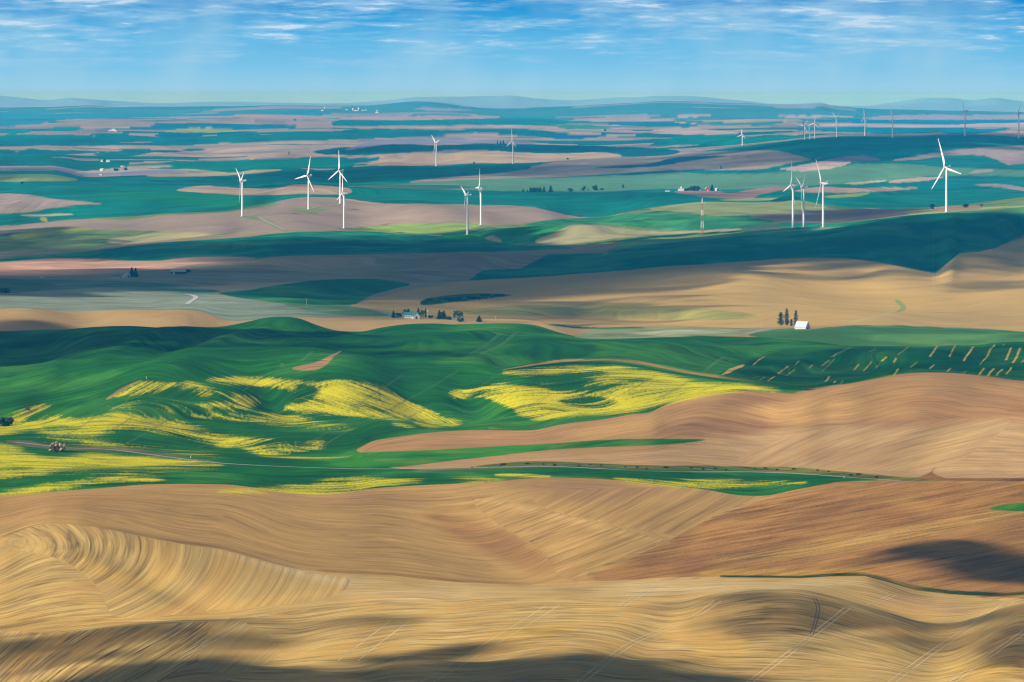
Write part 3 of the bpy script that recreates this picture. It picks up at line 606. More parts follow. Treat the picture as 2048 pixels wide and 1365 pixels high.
# --- ridge with the left turbines
paint([(-60,459),(60,448),(150,440),(200,439),(260,440),(330,431),(400,428),(460,425),(500,418),(540,408),(580,398),(620,395),(680,397),(760,406),(850,409),(960,410),(1060,414),(1100,423),(1150,433),(1192,436),(1100,442),(1020,450),(950,450),(880,447),(800,449),(720,455),(600,462),(520,464),(440,468),(380,468),(300,462),(200,460),(100,457),(-60,474)], (180, 156, 144), 13000, amt=.14)
paint([(30,470),(150,458),(180,460),(100,470),(40,480)], (182, 190, 100), 12500, soft=5, k=.8)
paint([(220,478),(330,466),(420,468),(360,478),(240,488)], (186, 176, 140), 12300, soft=5, k=.8)
paint([(730,455),(850,447),(960,448),(920,462),(850,468),(760,460)], (138, 168, 112), 12400, soft=3)
paint([(880,472),(960,462),(1080,452),(1180,456),(1160,470),(1060,486),(960,488)], (36, 140, 104), 12000, soft=3)
paint([(970,478),(985,470),(992,474),(1005,484),(990,484)], (176, 160, 130), 12000, soft=1.5)
paint([(1070,484),(1100,468),(1140,452),(1180,450),(1230,455),(1280,462),(1350,463),(1480,458),(1440,466),(1300,471),(1200,481),(1120,490)], (168, 164, 132), 12000, soft=2)
paint([(1180,488),(1300,473),(1400,466),(1490,461),(1490,464),(1400,470),(1300,478),(1200,488)], (16, 96, 96), 11500, soft=1.2)  # shadow strip behind the ridge crest, painted as a darker green
paint([(1100,440),(1200,434),(1320,425),(1420,432),(1500,432),(1560,440),(1480,455),(1350,460),(1250,452),(1180,448),(1050,452)], (60, 152, 122), 12500, soft=3)
paint([(1500,432),(1560,428),(1640,422),(1740,417),(1800,423),(1815,430),(1760,437),(1680,444),(1600,446),(1540,441)], (160, 136, 138), 12600, soft=1.5)
paint([(1560,446),(1660,448),(1740,440),(1820,431),(1800,436),(1700,452),(1600,458)], (30, 140, 118), 12000, soft=2)
paint([(1300,420),(1348,410),(1420,404),(1500,406),(1560,403),(1610,403),(1655,415),(1600,425),(1500,430),(1430,432),(1380,425)], (158, 174, 130), 12800, soft=2)
paint([(1850,424),(1880,414),(1960,412),(1960,418),(1900,423)], (186, 150, 128), 12500, soft=1.5)
paint([(470,435),(520,434),(560,452),(575,461),(560,460),(520,442)], (126, 158, 124), 12900, soft=1.5, k=.8)
paint([(580,420),(620,414),(660,416),(640,424),(625,430),(600,424)], (140, 166, 126), 13300, soft=2, k=.8)
paint([(-60,396),(30,388),(100,397),(150,402),(205,407),(150,411),(100,417),(60,422),(-60,430)], (190, 164, 158), 14500, soft=2)
paint([(-60,418),(50,416),(90,418),(50,425),(-60,430)], (206, 176, 150), 14500, soft=2)
paint([(45,430),(130,428),(140,431),(60,433)], (196, 186, 150), 14200, soft=1.5); paint([(80,437),(90,434),(95,444),(85,443)], (170,176,120), 14000, soft=2)
# --- fields between the ridges
paint([(355,381),(400,372),(440,374),(540,378),(590,369),(640,371),(700,378),(690,389),(600,389),(500,391),(450,389)], (206, 172, 146), 15000, soft=1.5)
paint([(-60,352),(60,349),(110,350),(155,360),(100,363),(-60,362)], (146, 176, 134), 17500, soft=2)
paint([(290,352),(390,345),(470,342),(540,338),(560,342),(470,350),(380,354)], (190, 180, 148), 17800, soft=1.5)
paint([(200,385),(420,390),(560,410),(420,415),(250,395)], (40, 150, 118), 14200, soft=8, k=.5)
paint([(690,373),(800,368),(900,362),(1000,356),(1100,357),(1200,352),(1300,346),(1348,343),(1420,348),(1560,345),(1700,330),(1800,328),(1900,335),(2048,340),(2300,340),(2300,356),(1900,352),(1800,362),(1700,368),(1560,375),(1450,380),(1348,378),(1200,383),(1000,382),(900,380),(760,376)], (104, 162, 144), 16000, soft=2, amt=.2)
paint([(1348,384),(1420,382),(1460,386),(1500,380),(1540,375),(1590,376),(1560,382),(1520,390),(1500,398),(1450,398),(1400,393)], (178, 140, 140), 14800, soft=1.5)
paint([(1590,381),(1640,374),(1700,376),(1835,376),(1780,382),(1680,386),(1620,385)], (204, 166, 148), 15000, soft=1.5)
paint([(1780,363),(1830,356),(1885,355),(1850,362),(1790,367)], (212, 176, 156), 16000, soft=1.2); paint([(1690,367),(1760,361),(1770,363),(1720,369)], (196, 200, 166), 15800, soft=1.2)
paint([(1950,370),(2000,368),(2060,378),(2060,384),(2000,376)], (176, 156, 160), 15200, soft=1.5); paint([(1935,346),(1965,340),(1990,341),(1960,346)], (204,188,156), 17000, soft=1.2)
paint([(1440,400),(1560,396),(1580,399),(1500,402)], (160, 178, 132), 13500, soft=2); paint([(1650,392),(1700,388),(1740,386),(1710,394),(1660,396)], (150, 176, 130), 14000, soft=2); paint([(1540,402),(1580,391),(1600,398),(1560,404)], (20, 110, 120), 14000, soft=2)
paint([(820,365),(860,358),(960,350),(1050,340),(1070,332),(1150,319),(1300,311),(1400,304),(1500,302),(1560,303),(1620,318),(1640,316),(1560,331),(1500,340),(1348,341),(1250,346),(1150,353),(1050,356),(950,359),(880,363)], (184, 164, 160), 19000, soft=1.5)
paint([(1190,336),(1300,327),(1348,316),(1420,312),(1450,313),(1380,322),(1300,334)], (20, 110, 140), 19000, soft=1.5)
paint([(1235,350),(1348,340),(1420,340),(1348,345),(1280,350)], (20, 120, 140), 17500, soft=1.5)
paint([(1555,338),(1600,332),(1650,322),(1702,322),(1682,333),(1620,343)], (214, 184, 174), 18000, soft=1.2)
paint([(1650,322),(1690,314),(1730,312),(1760,320),(1700,324)], (140, 142, 172), 19000, soft=1.5)
paint([(1785,321),(1830,313),(1900,302),(2000,293),(2300,285),(2300,328),(2048,328),(2020,331),(1990,319),(1960,311),(1900,311),(1850,317)], (184, 162, 164), 19500, soft=1.5)
paint([(1785,321),(1830,314),(1875,308),(1880,312),(1830,320)], (214, 180, 164), 19000, soft=2)
paint([(680,352),(760,347),(800,352),(780,365),(700,368)], (30, 150, 140), 17500, soft=5, k=.7)
paint([(495,318),(515,320),(520,326),(505,324)], (206,196,140), 19000, soft=1.5); paint([(630,328),(670,322),(690,326),(650,333)], (190,196,130), 19000, soft=2)
paint([(230,331),(300,326),(560,318),(620,315),(700,317),(700,336),(600,338),(500,341),(470,346),(380,339),(300,338)], (14, 142, 144), 20000, soft=1.5)
paint([(150,345),(200,340),(260,334),(365,331),(300,337),(230,346)], (190, 184, 170), 18500, soft=1.5)
# --- far fields; part of the haze's blue is put into their colour
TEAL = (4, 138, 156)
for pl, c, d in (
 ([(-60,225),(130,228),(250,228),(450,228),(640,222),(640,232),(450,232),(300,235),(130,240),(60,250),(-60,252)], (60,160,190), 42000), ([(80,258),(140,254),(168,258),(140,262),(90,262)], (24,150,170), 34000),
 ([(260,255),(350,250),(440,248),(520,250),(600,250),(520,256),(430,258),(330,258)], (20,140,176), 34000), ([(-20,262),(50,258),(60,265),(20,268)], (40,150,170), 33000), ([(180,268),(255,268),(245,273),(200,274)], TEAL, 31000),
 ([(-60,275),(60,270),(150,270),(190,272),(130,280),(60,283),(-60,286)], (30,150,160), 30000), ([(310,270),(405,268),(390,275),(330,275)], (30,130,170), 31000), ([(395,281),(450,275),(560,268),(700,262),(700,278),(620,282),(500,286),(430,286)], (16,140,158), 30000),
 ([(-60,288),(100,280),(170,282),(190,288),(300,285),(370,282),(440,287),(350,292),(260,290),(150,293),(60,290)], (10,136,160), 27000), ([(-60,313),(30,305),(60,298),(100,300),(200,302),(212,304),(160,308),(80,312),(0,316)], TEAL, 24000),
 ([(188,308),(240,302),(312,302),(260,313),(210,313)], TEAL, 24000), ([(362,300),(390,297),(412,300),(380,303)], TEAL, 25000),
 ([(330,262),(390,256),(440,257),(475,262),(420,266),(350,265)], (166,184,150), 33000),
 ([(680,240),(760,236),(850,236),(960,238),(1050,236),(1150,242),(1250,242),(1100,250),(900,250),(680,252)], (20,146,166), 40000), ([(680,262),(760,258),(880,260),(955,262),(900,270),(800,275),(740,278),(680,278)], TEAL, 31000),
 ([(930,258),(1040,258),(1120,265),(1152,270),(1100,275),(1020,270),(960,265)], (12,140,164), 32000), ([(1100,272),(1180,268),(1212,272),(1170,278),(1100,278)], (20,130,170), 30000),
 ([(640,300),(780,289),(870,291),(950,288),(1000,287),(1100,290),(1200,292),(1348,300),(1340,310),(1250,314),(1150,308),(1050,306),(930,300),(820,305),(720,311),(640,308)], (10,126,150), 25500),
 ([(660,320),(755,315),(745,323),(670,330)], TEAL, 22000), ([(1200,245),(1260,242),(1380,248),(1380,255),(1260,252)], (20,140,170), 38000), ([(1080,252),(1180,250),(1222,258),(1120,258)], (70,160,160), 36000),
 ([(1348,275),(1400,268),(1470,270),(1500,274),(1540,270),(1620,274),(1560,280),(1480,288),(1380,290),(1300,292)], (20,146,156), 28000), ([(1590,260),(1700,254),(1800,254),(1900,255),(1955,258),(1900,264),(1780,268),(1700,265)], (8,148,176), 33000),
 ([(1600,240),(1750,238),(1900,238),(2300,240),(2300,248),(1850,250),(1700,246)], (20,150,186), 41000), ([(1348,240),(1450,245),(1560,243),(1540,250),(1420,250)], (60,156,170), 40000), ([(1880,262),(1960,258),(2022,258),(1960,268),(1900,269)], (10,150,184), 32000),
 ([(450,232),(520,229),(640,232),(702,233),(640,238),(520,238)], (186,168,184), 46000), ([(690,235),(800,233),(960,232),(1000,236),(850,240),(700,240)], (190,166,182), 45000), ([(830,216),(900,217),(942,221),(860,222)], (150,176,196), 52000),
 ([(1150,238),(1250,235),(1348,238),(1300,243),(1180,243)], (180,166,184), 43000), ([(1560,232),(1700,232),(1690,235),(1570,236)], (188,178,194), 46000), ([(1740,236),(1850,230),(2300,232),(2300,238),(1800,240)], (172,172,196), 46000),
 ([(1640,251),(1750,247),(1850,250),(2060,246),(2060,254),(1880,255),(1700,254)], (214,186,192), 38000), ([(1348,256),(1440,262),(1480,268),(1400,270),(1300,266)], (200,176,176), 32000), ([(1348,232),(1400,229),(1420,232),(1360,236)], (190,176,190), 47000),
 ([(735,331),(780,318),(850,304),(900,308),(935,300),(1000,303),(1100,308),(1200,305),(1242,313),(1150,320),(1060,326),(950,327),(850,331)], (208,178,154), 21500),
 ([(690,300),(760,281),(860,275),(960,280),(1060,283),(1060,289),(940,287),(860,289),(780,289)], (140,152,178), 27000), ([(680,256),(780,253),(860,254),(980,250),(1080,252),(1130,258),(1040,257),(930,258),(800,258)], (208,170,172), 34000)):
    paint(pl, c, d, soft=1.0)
def freshen():  # random lighter and darker green, standing for highlights and folds on the hills
    g = (COLR[..., 1] > COLR[..., 0]*1.6) & (TD > 4100) & (TD < 12500)
    s1 = fbm(TX/110.0, TD/260.0, 411, 4, 0.55); s2 = fbm(TX/330.0, TD/420.0, 417, 3, 0.5)
    k = np.clip(0.5 + 0.9*s1 + 0.7*s2, 0, 1)[..., None]
    c = COLR[g]; kk = k[g]
    COLR[g] = c*(0.72 + 0.42*kk) + np.array([0.026, 0.034, 0.004])*np.clip(kk - 0.45, 0, 1)*1.6*np.clip(c[..., 1:2]/0.12, 0.3, 1.3)
    far = TD > 4100
    COLR[far] *= (1 + 0.10*fbm(TX/300.0, TD/700.0, 511, 4, 0.6))[far][:, None]
freshen()
# --- material
def terrain_material():
    m = bpy.data.materials.new('field soil and crops'); m.use_nodes = True; t = NT(m.node_tree); bs = t.n['Principled BSDF']
    at = lambda n, o: t.new('ShaderNodeAttribute', attribute_name=n).outputs[o]
    base = at('field', 'Color'); p, q, amt = t.sep(at('till', 'Vector')); yel, org, rgh = t.sep(at('crop', 'Vector'))
    n1 = t.noise(t.xyz(t.math('MULTIPLY', p, 0.15), t.math('MULTIPLY', q, 0.0042), 1.0), 1.0, 5.0, 0.70, 0.25)
    n2 = t.noise(t.xyz(t.math('MULTIPLY', p, 0.33), t.math('MULTIPLY', q, 0.007), 4.0), 1.0, 3.0, 0.6, 0.15)
    n3 = t.noise(t.xyz(t.math('MULTIPLY', p, 0.50), t.math('MULTIPLY', q, 0.16), 7.0), 1.0, 3.0, 0.65)
    n4 = t.noise(t.xyz(t.math('MULTIPLY', p, 0.030), t.math('MULTIPLY', q, 0.0075), 2.0), 1.0, 3.0, 0.5, 0.5)
    st = t.math('ADD', t.math('MULTIPLY', t.math('SUBTRACT', t.rng(n1, 0.36, 0.64), 0.5), 0.80), t.math('MULTIPLY', t.math('SUBTRACT', t.rng(n2, 0.36, 0.64), 0.5), 0.55))
    st = t.math('ADD', st, t.math('MULTIPLY', t.math('SUBTRACT', n4, 0.5), 0.6))
    gr = t.math('MULTIPLY', t.math('SUBTRACT', n3, 0.5), t.math('ADD', t.math('MULTIPLY', rgh, 0.55), 0.10))
    k = t.math('ADD', t.math('ADD', t.math('MULTIPLY', st, amt), gr), 1.0)
    n5 = t.noise(t.xyz(t.math('MULTIPLY', p, 0.115), t.math('MULTIPLY', q, 0.0026), 11.0), 1.0, 2.5, 0.55, 0.1)
    n6 = t.noise(t.xyz(t.math('MULTIPLY', p, 0.150), t.math('MULTIPLY', q, 0.0032), 15.0), 1.0, 2.5, 0.55, 0.1)
    f1 = t.rng(t.math('ABSOLUTE', t.math('SUBTRACT', n5, 0.5)), 0.0, 0.045, 1.0, 0.0); f2 = t.rng(t.math('ABSOLUTE', t.math('SUBTRACT', n6, 0.5)), 0.0, 0.035, 1.0, 0.0)
    k = t.math('ADD', k, t.math('MULTIPLY', amt, t.math('SUBTRACT', t.math('MULTIPLY', f2, 0.42), t.math('MULTIPLY', f1, 0.55))))
    k = t.math('MAXIMUM', k, 0.25)
    c = t.mix(1.0, base, t.xyz(k, t.math('POWER', k, 1.06), t.math('POWER', k, 1.16)), 'MULTIPLY')
    om = t.math('MULTIPLY', t.rng(t.math('ADD', n4, t.math('MULTIPLY', n2, 0.25)), 0.58, 0.78, smooth=True), org)
    c = t.mix(om, c, (0.62, 0.33, 0.07, 1))
    ym = t.math('ADD', yel, t.math('MULTIPLY', t.math('SUBTRACT', n1, 0.5), 1.6))
    ym = t.math('ADD', ym, t.math('MULTIPLY', t.math('SUBTRACT', n3, 0.5), 1.1))
    ym = t.math('ADD', ym, t.math('MULTIPLY', t.math('SUBTRACT', n4, 0.5), 1.5))
    ym = t.math('ADD', ym, t.math('MULTIPLY', t.math('SUBTRACT', n2, 0.5), 1.8))
    ym = t.rng(ym, 0.22, 0.92)
    yc = t.mix(n3, (0.48, 0.45, 0.001, 1), (0.82, 0.66, 0.0, 1))
    c = t.mix(t.math('MULTIPLY', ym, t.rng(yel, 0.03, 0.2)), c, yc)
    t.put(bs.inputs['Base Color'], c); bs.inputs['Roughness'].default_value = 0.95
    bs.inputs['Specular IOR Level'].default_value = 0.05
    return m
M_LAND = terrain_material()
def build_terrain():
    nv = NROW * NCOL
    co = np.empty((NROW, NCOL, 3), np.float32); co[..., 0] = TX; co[..., 1] = TD; co[..., 2] = TZ
    idx = np.arange(nv, dtype=np.int32).reshape(NROW, NCOL)
    q = np.stack([idx[:-1, :-1], idx[:-1, 1:], idx[1:, 1:], idx[1:, :-1]], -1).reshape(-1, 4)
    me = bpy.data.meshes.new('terrain'); me.vertices.add(nv); me.vertices.foreach_set('co', co.reshape(-1))
    nf = len(q); me.loops.add(nf*4); me.loops.foreach_set('vertex_index', q.reshape(-1))
    me.polygons.add(nf); me.polygons.foreach_set('loop_start', np.arange(0, nf*4, 4, dtype=np.int32))
    me.polygons.foreach_set('loop_total', np.full(nf, 4, np.int32)); me.polygons.foreach_set('use_smooth', np.ones(nf, bool))
    a = me.attributes.new('field', 'FLOAT_COLOR', 'POINT')
    a.data.foreach_set('color', np.concatenate([COLR, np.ones(TD.shape + (1,))], -1).astype(np.float32).reshape(-1))
    a = me.attributes.new('till', 'FLOAT_VECTOR', 'POINT'); a.data.foreach_set('vector', AUX.astype(np.float32).reshape(-1))
    a = me.attributes.new('crop', 'FLOAT_VECTOR', 'POINT'); a.data.foreach_set('vector', AUX2.astype(np.float32).reshape(-1))
    me.materials.append(M_LAND); me.update(calc_edges=True)
    o = bpy.data.objects.new('terrain', me); COL.objects.link(o); tag(o, kind='structure')
    return o
build_terrain()
print('terrain', NROW, NCOL)
# ------------------------------------------------------------------ clouds overhead: they shade the fields as in the photograph
def cloud_material():
    m = bpy.data.materials.new('cloud'); m.use_nodes = True; t = NT(m.node_tree); t.n.clear()
    out = t.new('ShaderNodeOutputMaterial'); tr = t.new('ShaderNodeBsdfTransparent')
    df = t.new('ShaderNodeBsdfDiffuse'); df.inputs[0].default_value = (0.85, 0.86, 0.88, 1)
    tl = t.new('ShaderNodeBsdfTranslucent'); tl.inputs[0].default_value = (0.55, 0.56, 0.58, 1)
    ad = t.new('ShaderNodeMixShader'); ad.inputs[0].default_value = 0.35
    t.l.new(df.outputs[0], ad.inputs[1]); t.l.new(tl.outputs[0], ad.inputs[2])
    at = t.new('ShaderNodeAttribute', attribute_name='cover')
    mx = t.new('ShaderNodeMixShader'); t.l.new(at.outputs['Fac'], mx.inputs[0])
    t.l.new(tr.outputs[0], mx.inputs[1]); t.l.new(ad.outputs[0], mx.inputs[2]); t.l.new(mx.outputs[0], out.inputs[0])
    return m
M_CLOUD = cloud_material()
def cloud(poly, soft, zc, dens=0.9, wob=0.6, nscale=3.0, seed=1, rag=0.5):
    P = cat_rom(poly, 5); W = []
    for u, v in P:
        g = ground(u, v); g = g + SV * ((zc - g.z) / SV.z); W.append((g.x, g.y))
    W = np.array(W); mg = soft*(0.7 + 1.2*wob); lo = W.min(0) - mg; hi = W.max(0) + mg; n = 100
    gx = np.linspace(lo[0], hi[0], n); gy = np.linspace(lo[1], hi[1], n); XX, YY = np.meshgrid(gx, gy)
    global VS
    keep = VS; VS = 1.0; sd = sdist(XX.ravel(), YY.ravel(), W).reshape(n, n); VS = keep
    nz = fbm(XX/soft/nscale, YY/soft/nscale, seed, 4, 0.6)
    s = sd/soft + nz*wob
    a = np.clip((s + 0.5), 0, 1); a = a*a*(3-2*a)
    ex = np.minimum(np.minimum(XX-lo[0], hi[0]-XX)/(hi[0]-lo[0]), np.minimum(YY-lo[1], hi[1]-YY)/(hi[1]-lo[1])); a = a*np.clip(ex/0.06, 0, 1)
    hol = np.clip(0.5 + nz*1.2, 0, 1)
    a = a * (1 - rag + rag*hol)
    th = min(0.15*(hi-lo).min(), 260.0)
    zt = zc + th*np.sqrt(a)*(0.7+0.3*nz); zb = zc - 0.12*th*np.sqrt(a)
    use = np.zeros((n-1, n-1), bool); m = a > 0.003
    use = m[:-1, :-1] | m[1:, :-1] | m[:-1, 1:] | m[1:, 1:]
    ids = np.full((n, n, 2), -1, int); vs = []; dn = []; fs = []
    def vid(i, j, k):
        kk = k if a[i, j] > 0.003 else 0
        if ids[i, j, kk] < 0:
            ids[i, j, kk] = len(vs); vs.append((XX[i, j], YY[i, j], zt[i, j] if kk == 0 else zb[i, j])); dn.append(a[i, j]*dens)
        return ids[i, j, kk]
    for i in range(n-1):
        for j in range(n-1):
            if use[i, j]:
                fs.append((vid(i,j,0), vid(i,j+1,0), vid(i+1,j+1,0), vid(i+1,j,0)))
                b = (vid(i+1,j,1), vid(i+1,j+1,1), vid(i,j+1,1), vid(i,j,1))
                if set(b) != set(fs[-1]): fs.append(b)
    me = bpy.data.meshes.new('cloud'); me.from_pydata(vs, [], fs); me.materials.append(M_CLOUD)
    at = me.attributes.new('cover', 'FLOAT', 'POINT'); at.data.foreach_set('value', np.array(dn, np.float32))
    me.polygons.foreach_set('use_smooth', [True]*len(fs)); me.update()
    tag(bpy.data.objects.new("cloud", me), kind="stuff")
def cloud_link():
    for o in bpy.data.objects:
        if o.name.startswith('cloud') and o.name not in COL.objects: COL.objects.link(o)
CL = [
 # mid valley, from the left edge to the turbine ridge
 ([(-500,556),(-60,545),(150,548),(330,540),(480,524),(520,500),(640,484),(800,478),(900,480),(1000,492),(1150,497),(1260,492),(1400,484),(1560,474),(1700,460),(1850,444),(2048,436),(2400,430),(2400,470),(2060,490),(2010,510),(1930,520),(1890,545),(1800,535),(1690,522),(1560,524),(1450,533),(1340,545),(1180,568),(1060,585),(1000,600),(970,622),(900,636),(760,634),(700,612),(560,606),(430,586),(250,572),(-60,580),(-500,590)], 210, 1500, .90, .5, 3.0, 3, .08),
 ([(-500,478),(-60,480),(100,492),(250,492),(420,484),(560,488),(700,474),(820,480),(700,508),(560,516),(380,520),(200,514),(-60,520),(-500,520)], 210, 1500, .75, .5, 3, 31, .2),
 ([(-300,553),(100,553),(200,550),(330,543),(360,548),(250,556),(100,560),(-300,566)], 140, 1500, .7, .5, 3, 32, .2),
 ([(-400,664),(100,660),(180,662),(330,668),(420,666),(330,690),(200,694),(140,708),(90,724),(-60,733),(-400,735)], 120, 1300, .88, .6, 3, 5, .15),
 ([(330,682),(430,672),(600,675),(680,684),(620,692),(480,696),(380,696)], 90, 1300, .62, .9, 2, 6, .5),
 ([(640,700),(740,692),(840,704),(800,712),(700,708)], 80, 1300, .55, .9, 2, 16, .5),
 # foreground
 ([(40,1390),(150,1352),(260,1336),(380,1316),(450,1326),(540,1345),(640,1378),(500,1420),(200,1420)], 16, 1100, 1.0, .9, 3.4, 7, .08),
 ([(720,1322),(800,1312),(870,1322),(930,1332),(1050,1318),(1200,1306),(1290,1322),(1345,1345),(1420,1385),(1000,1400),(800,1395),(740,1350)], 16, 1100, 1.0, .9, 3.4, 8, .06),
 ([(-300,1300),(40,1290),(160,1268),(320,1256),(400,1262),(300,1290),(180,1300),(60,1330),(-300,1340)], 40, 1100, .50, 1.6, 1.2, 9, .8),
 ([(1425,1205),(1500,1188),(1610,1190),(1700,1215),(1860,1250),(1800,1262),(1690,1250),(1640,1275),(1560,1285),(1480,1262)], 36, 1100, .50, 1.5, 1.3, 10, .7),
 ([(1745,1122),(1800,1095),(1850,1088),(1900,1098),(2000,1112),(2080,1120),(2300,1130),(2300,1176),(2060,1172),(1960,1160),(1880,1140),(1820,1128)], 20, 1100, .98, .9, 3.0, 11, .06),
 ([(1930,1300),(1990,1270),(2060,1240),(2300,1230),(2300,1340),(2060,1335),(1990,1322)], 45, 1100, .70, 1.4, 1.6, 12, .5),
 #([(1740,1162),(1800,1172),(1870,1196),(1840,1198),(1780,1180)], 35, 1100, .55, 1.0, 1.6, 22, .5),
 # right tan hills
 ([(1545,545),(1640,532),(1720,540),(1790,556),(1700,566),(1600,560),(1560,556)], 110, 1300, .62, 1.2, 1.6, 13, .6),
 ([(1880,535),(1920,505),(1990,500),(2060,490),(2300,480),(2300,505),(2060,508),(1990,520),(2015,540),(1960,552),(1900,550)], 90, 1300, .70, .9, 1.8, 14, .4),
 ([(1920,572),(2000,566),(2020,574),(1950,580)], 80, 1300, .55, .9, 1.8, 15, .4),
 ([(960,630),(1080,615),(1220,600),(1200,625),(1100,640),(980,642)], 90, 1300, .45, 1.2, 1.6, 17, .6),
 ([(1500,432),(1560,428),(1640,422),(1740,417),(1810,424),(1760,436),(1680,444),(1600,446),(1540,441)], 120, 1500, .75, .4, 2.5, 41, .1),
 # farther ridges
 ([(640,340),(740,332),(830,331),(950,328),(1060,327),(1110,325),(1050,345),(900,358),(760,364),(660,372),(640,366)], 400, 1500, .62, .6, 2.5, 18, .2),
 ([(1300,330),(1420,305),(1520,292),(1620,278),(1700,274),(1715,268),(1850,267),(2060,269),(2400,270),(2400,300),(2050,292),(1900,298),(1800,310),(1700,322),(1600,318),(1480,306),(1380,318)], 450, 1600, .78, .5, 2.5, 19, .15),
 ([(-300,345),(100,345),(180,360),(330,358),(430,354),(560,344),(640,344),(700,342),(700,360),(560,368),(420,368),(300,372),(180,368),(100,360),(-300,362)], 350, 1500, .48, .7, 2.5, 20, .25),
 ([(1000,386),(1150,386),(1300,385),(1350,388),(1430,400),(1330,404),(1200,404),(1100,396)], 300, 1500, .32, .7, 2.5, 21, .2),
 ([(1100,322),(1250,316),(1340,312),(1500,308),(1560,318),(1450,336),(1250,346),(1080,352),(1000,345)], 400, 1500, .40, .7, 2.5, 24, .2),
 ([(650,300),(780,290),(900,291),(1050,290),(1200,296),(1330,302),(1200,308),(1000,304),(800,306)], 500, 1600, .50, .7, 2.5, 25, .2),
]
for c in CL: cloud(*c)
cloud_link()
# ------------------------------------------------------------------ materials for the objects
M_WHITE = mat('white turbine paint', (0.82, 0.83, 0.85), 0.35, 0.03, 0.05)
M_BLADE = mat('white blade gelcoat', (0.84, 0.85, 0.86), 0.3, 0.03, 0.05)
M_CONC = mat('concrete footing', (0.45, 0.44, 0.41), 0.9, 0.2, 0.5)
M_BARK = mat('bark', (0.10, 0.065, 0.04), 0.95, 0.3, 2.0)
M_RED = mat('red mast paint', (0.40, 0.06, 0.04), 0.6, 0.1, 0.4)
M_MASTW = mat('white mast paint', (0.75, 0.75, 0.74), 0.6, 0.05, 0.4)
M_STEEL = mat('dark galvanised steel', (0.06, 0.08, 0.10), 0.6, 0.1, 0.4)
M_SIDING = mat('white siding', (0.62, 0.62, 0.60), 0.7, 0.06, 0.5)
M_METALROOF = mat('galvanised roof', (0.46, 0.50, 0.56), 0.5, 0.08, 0.35)
M_GREYROOF = mat('pale grey roof', (0.52, 0.53, 0.56), 0.7, 0.1, 0.4)
M_GREENROOF = mat('green roof', (0.03, 0.20, 0.17), 0.7, 0.12, 0.4)
M_BLUEROOF = mat('blue roof', (0.05, 0.22, 0.34), 0.7, 0.12, 0.4)
M_DARKWOOD = mat('weathered dark boards', (0.055, 0.05, 0.05), 0.9, 0.2, 0.6)
M_REDWOOD = mat('red barn boards', (0.36, 0.03, 0.035), 0.85, 0.12, 0.5)
M_GLASS = mat('dark window glass', (0.03, 0.05, 0.07), 0.15, 0.1, 0.5)
M_POLE = mat('weathered pole wood', (0.45, 0.40, 0.32), 0.9, 0.2, 0.5)
def leaf_material(name, c1, c2):
    m = bpy.data.materials.new(name); m.use_nodes = True; t = NT(m.node_tree); bs = t.n['Principled BSDF']
    tc = t.new('ShaderNodeTexCoord'); n = t.noise(tc.outputs['Object'], 0.9, 3.0, 0.6)
    t.put(bs.inputs['Base Color'], t.mix(t.rng(n, 0.3, 0.7), (*c1, 1), (*c2, 1)))
    bs.inputs['Roughness'].default_value = 0.9; bs.inputs['Specular IOR Level'].default_value = 0.1
    return m
M_FIR = leaf_material('fir needles', (0.010, 0.030, 0.022), (0.028, 0.065, 0.034))
M_LEAF = leaf_material('broad leaves', (0.014, 0.045, 0.032), (0.04, 0.09, 0.04))
M_TWIG = leaf_material('bare twigs', (0.30, 0.20, 0.12), (0.50, 0.38, 0.22))
M_SHRUB = leaf_material('grey green shrub leaves', (0.02, 0.035, 0.03), (0.16, 0.17, 0.11))

# ------------------------------------------------------------------ wind turbines: hub 80 m up, 50 m blades, nose towards -X
def blade_mesh():
    b = MB(); rings = []
    for i in range(19):
        s = i / 18.0; r = 1.2 + 48.8 * s
        ch = 1.9 if s < 0.03 else (1.9 + (3.9-1.9)*min(1, (s-0.03)/0.15) if s < 0.18 else 3.9*max(0.0, 1-(s-0.18)/0.82)**0.85*0.86 + 0.55)
        tk = max(0.10, 0.9*(1-s)**1.3 * (1.0 if s > 0.12 else 1.6))
        tw = math.radians(16*(1-s)**2 + 4); pre = -1.6*s*s
        off = -0.22*ch if s > 0.1 else 0.0
        ring = []
        for k in range(12):
            a = 2*math.pi*k/12; y = 0.5*ch*math.cos(a) + off; x = 0.5*tk*math.sin(a)
            ring.append((x*math.cos(tw) - y*math.sin(tw) + pre, x*math.sin(tw) + y*math.cos(tw), r))
        rings.append(ring)
    b.rings(rings); return b
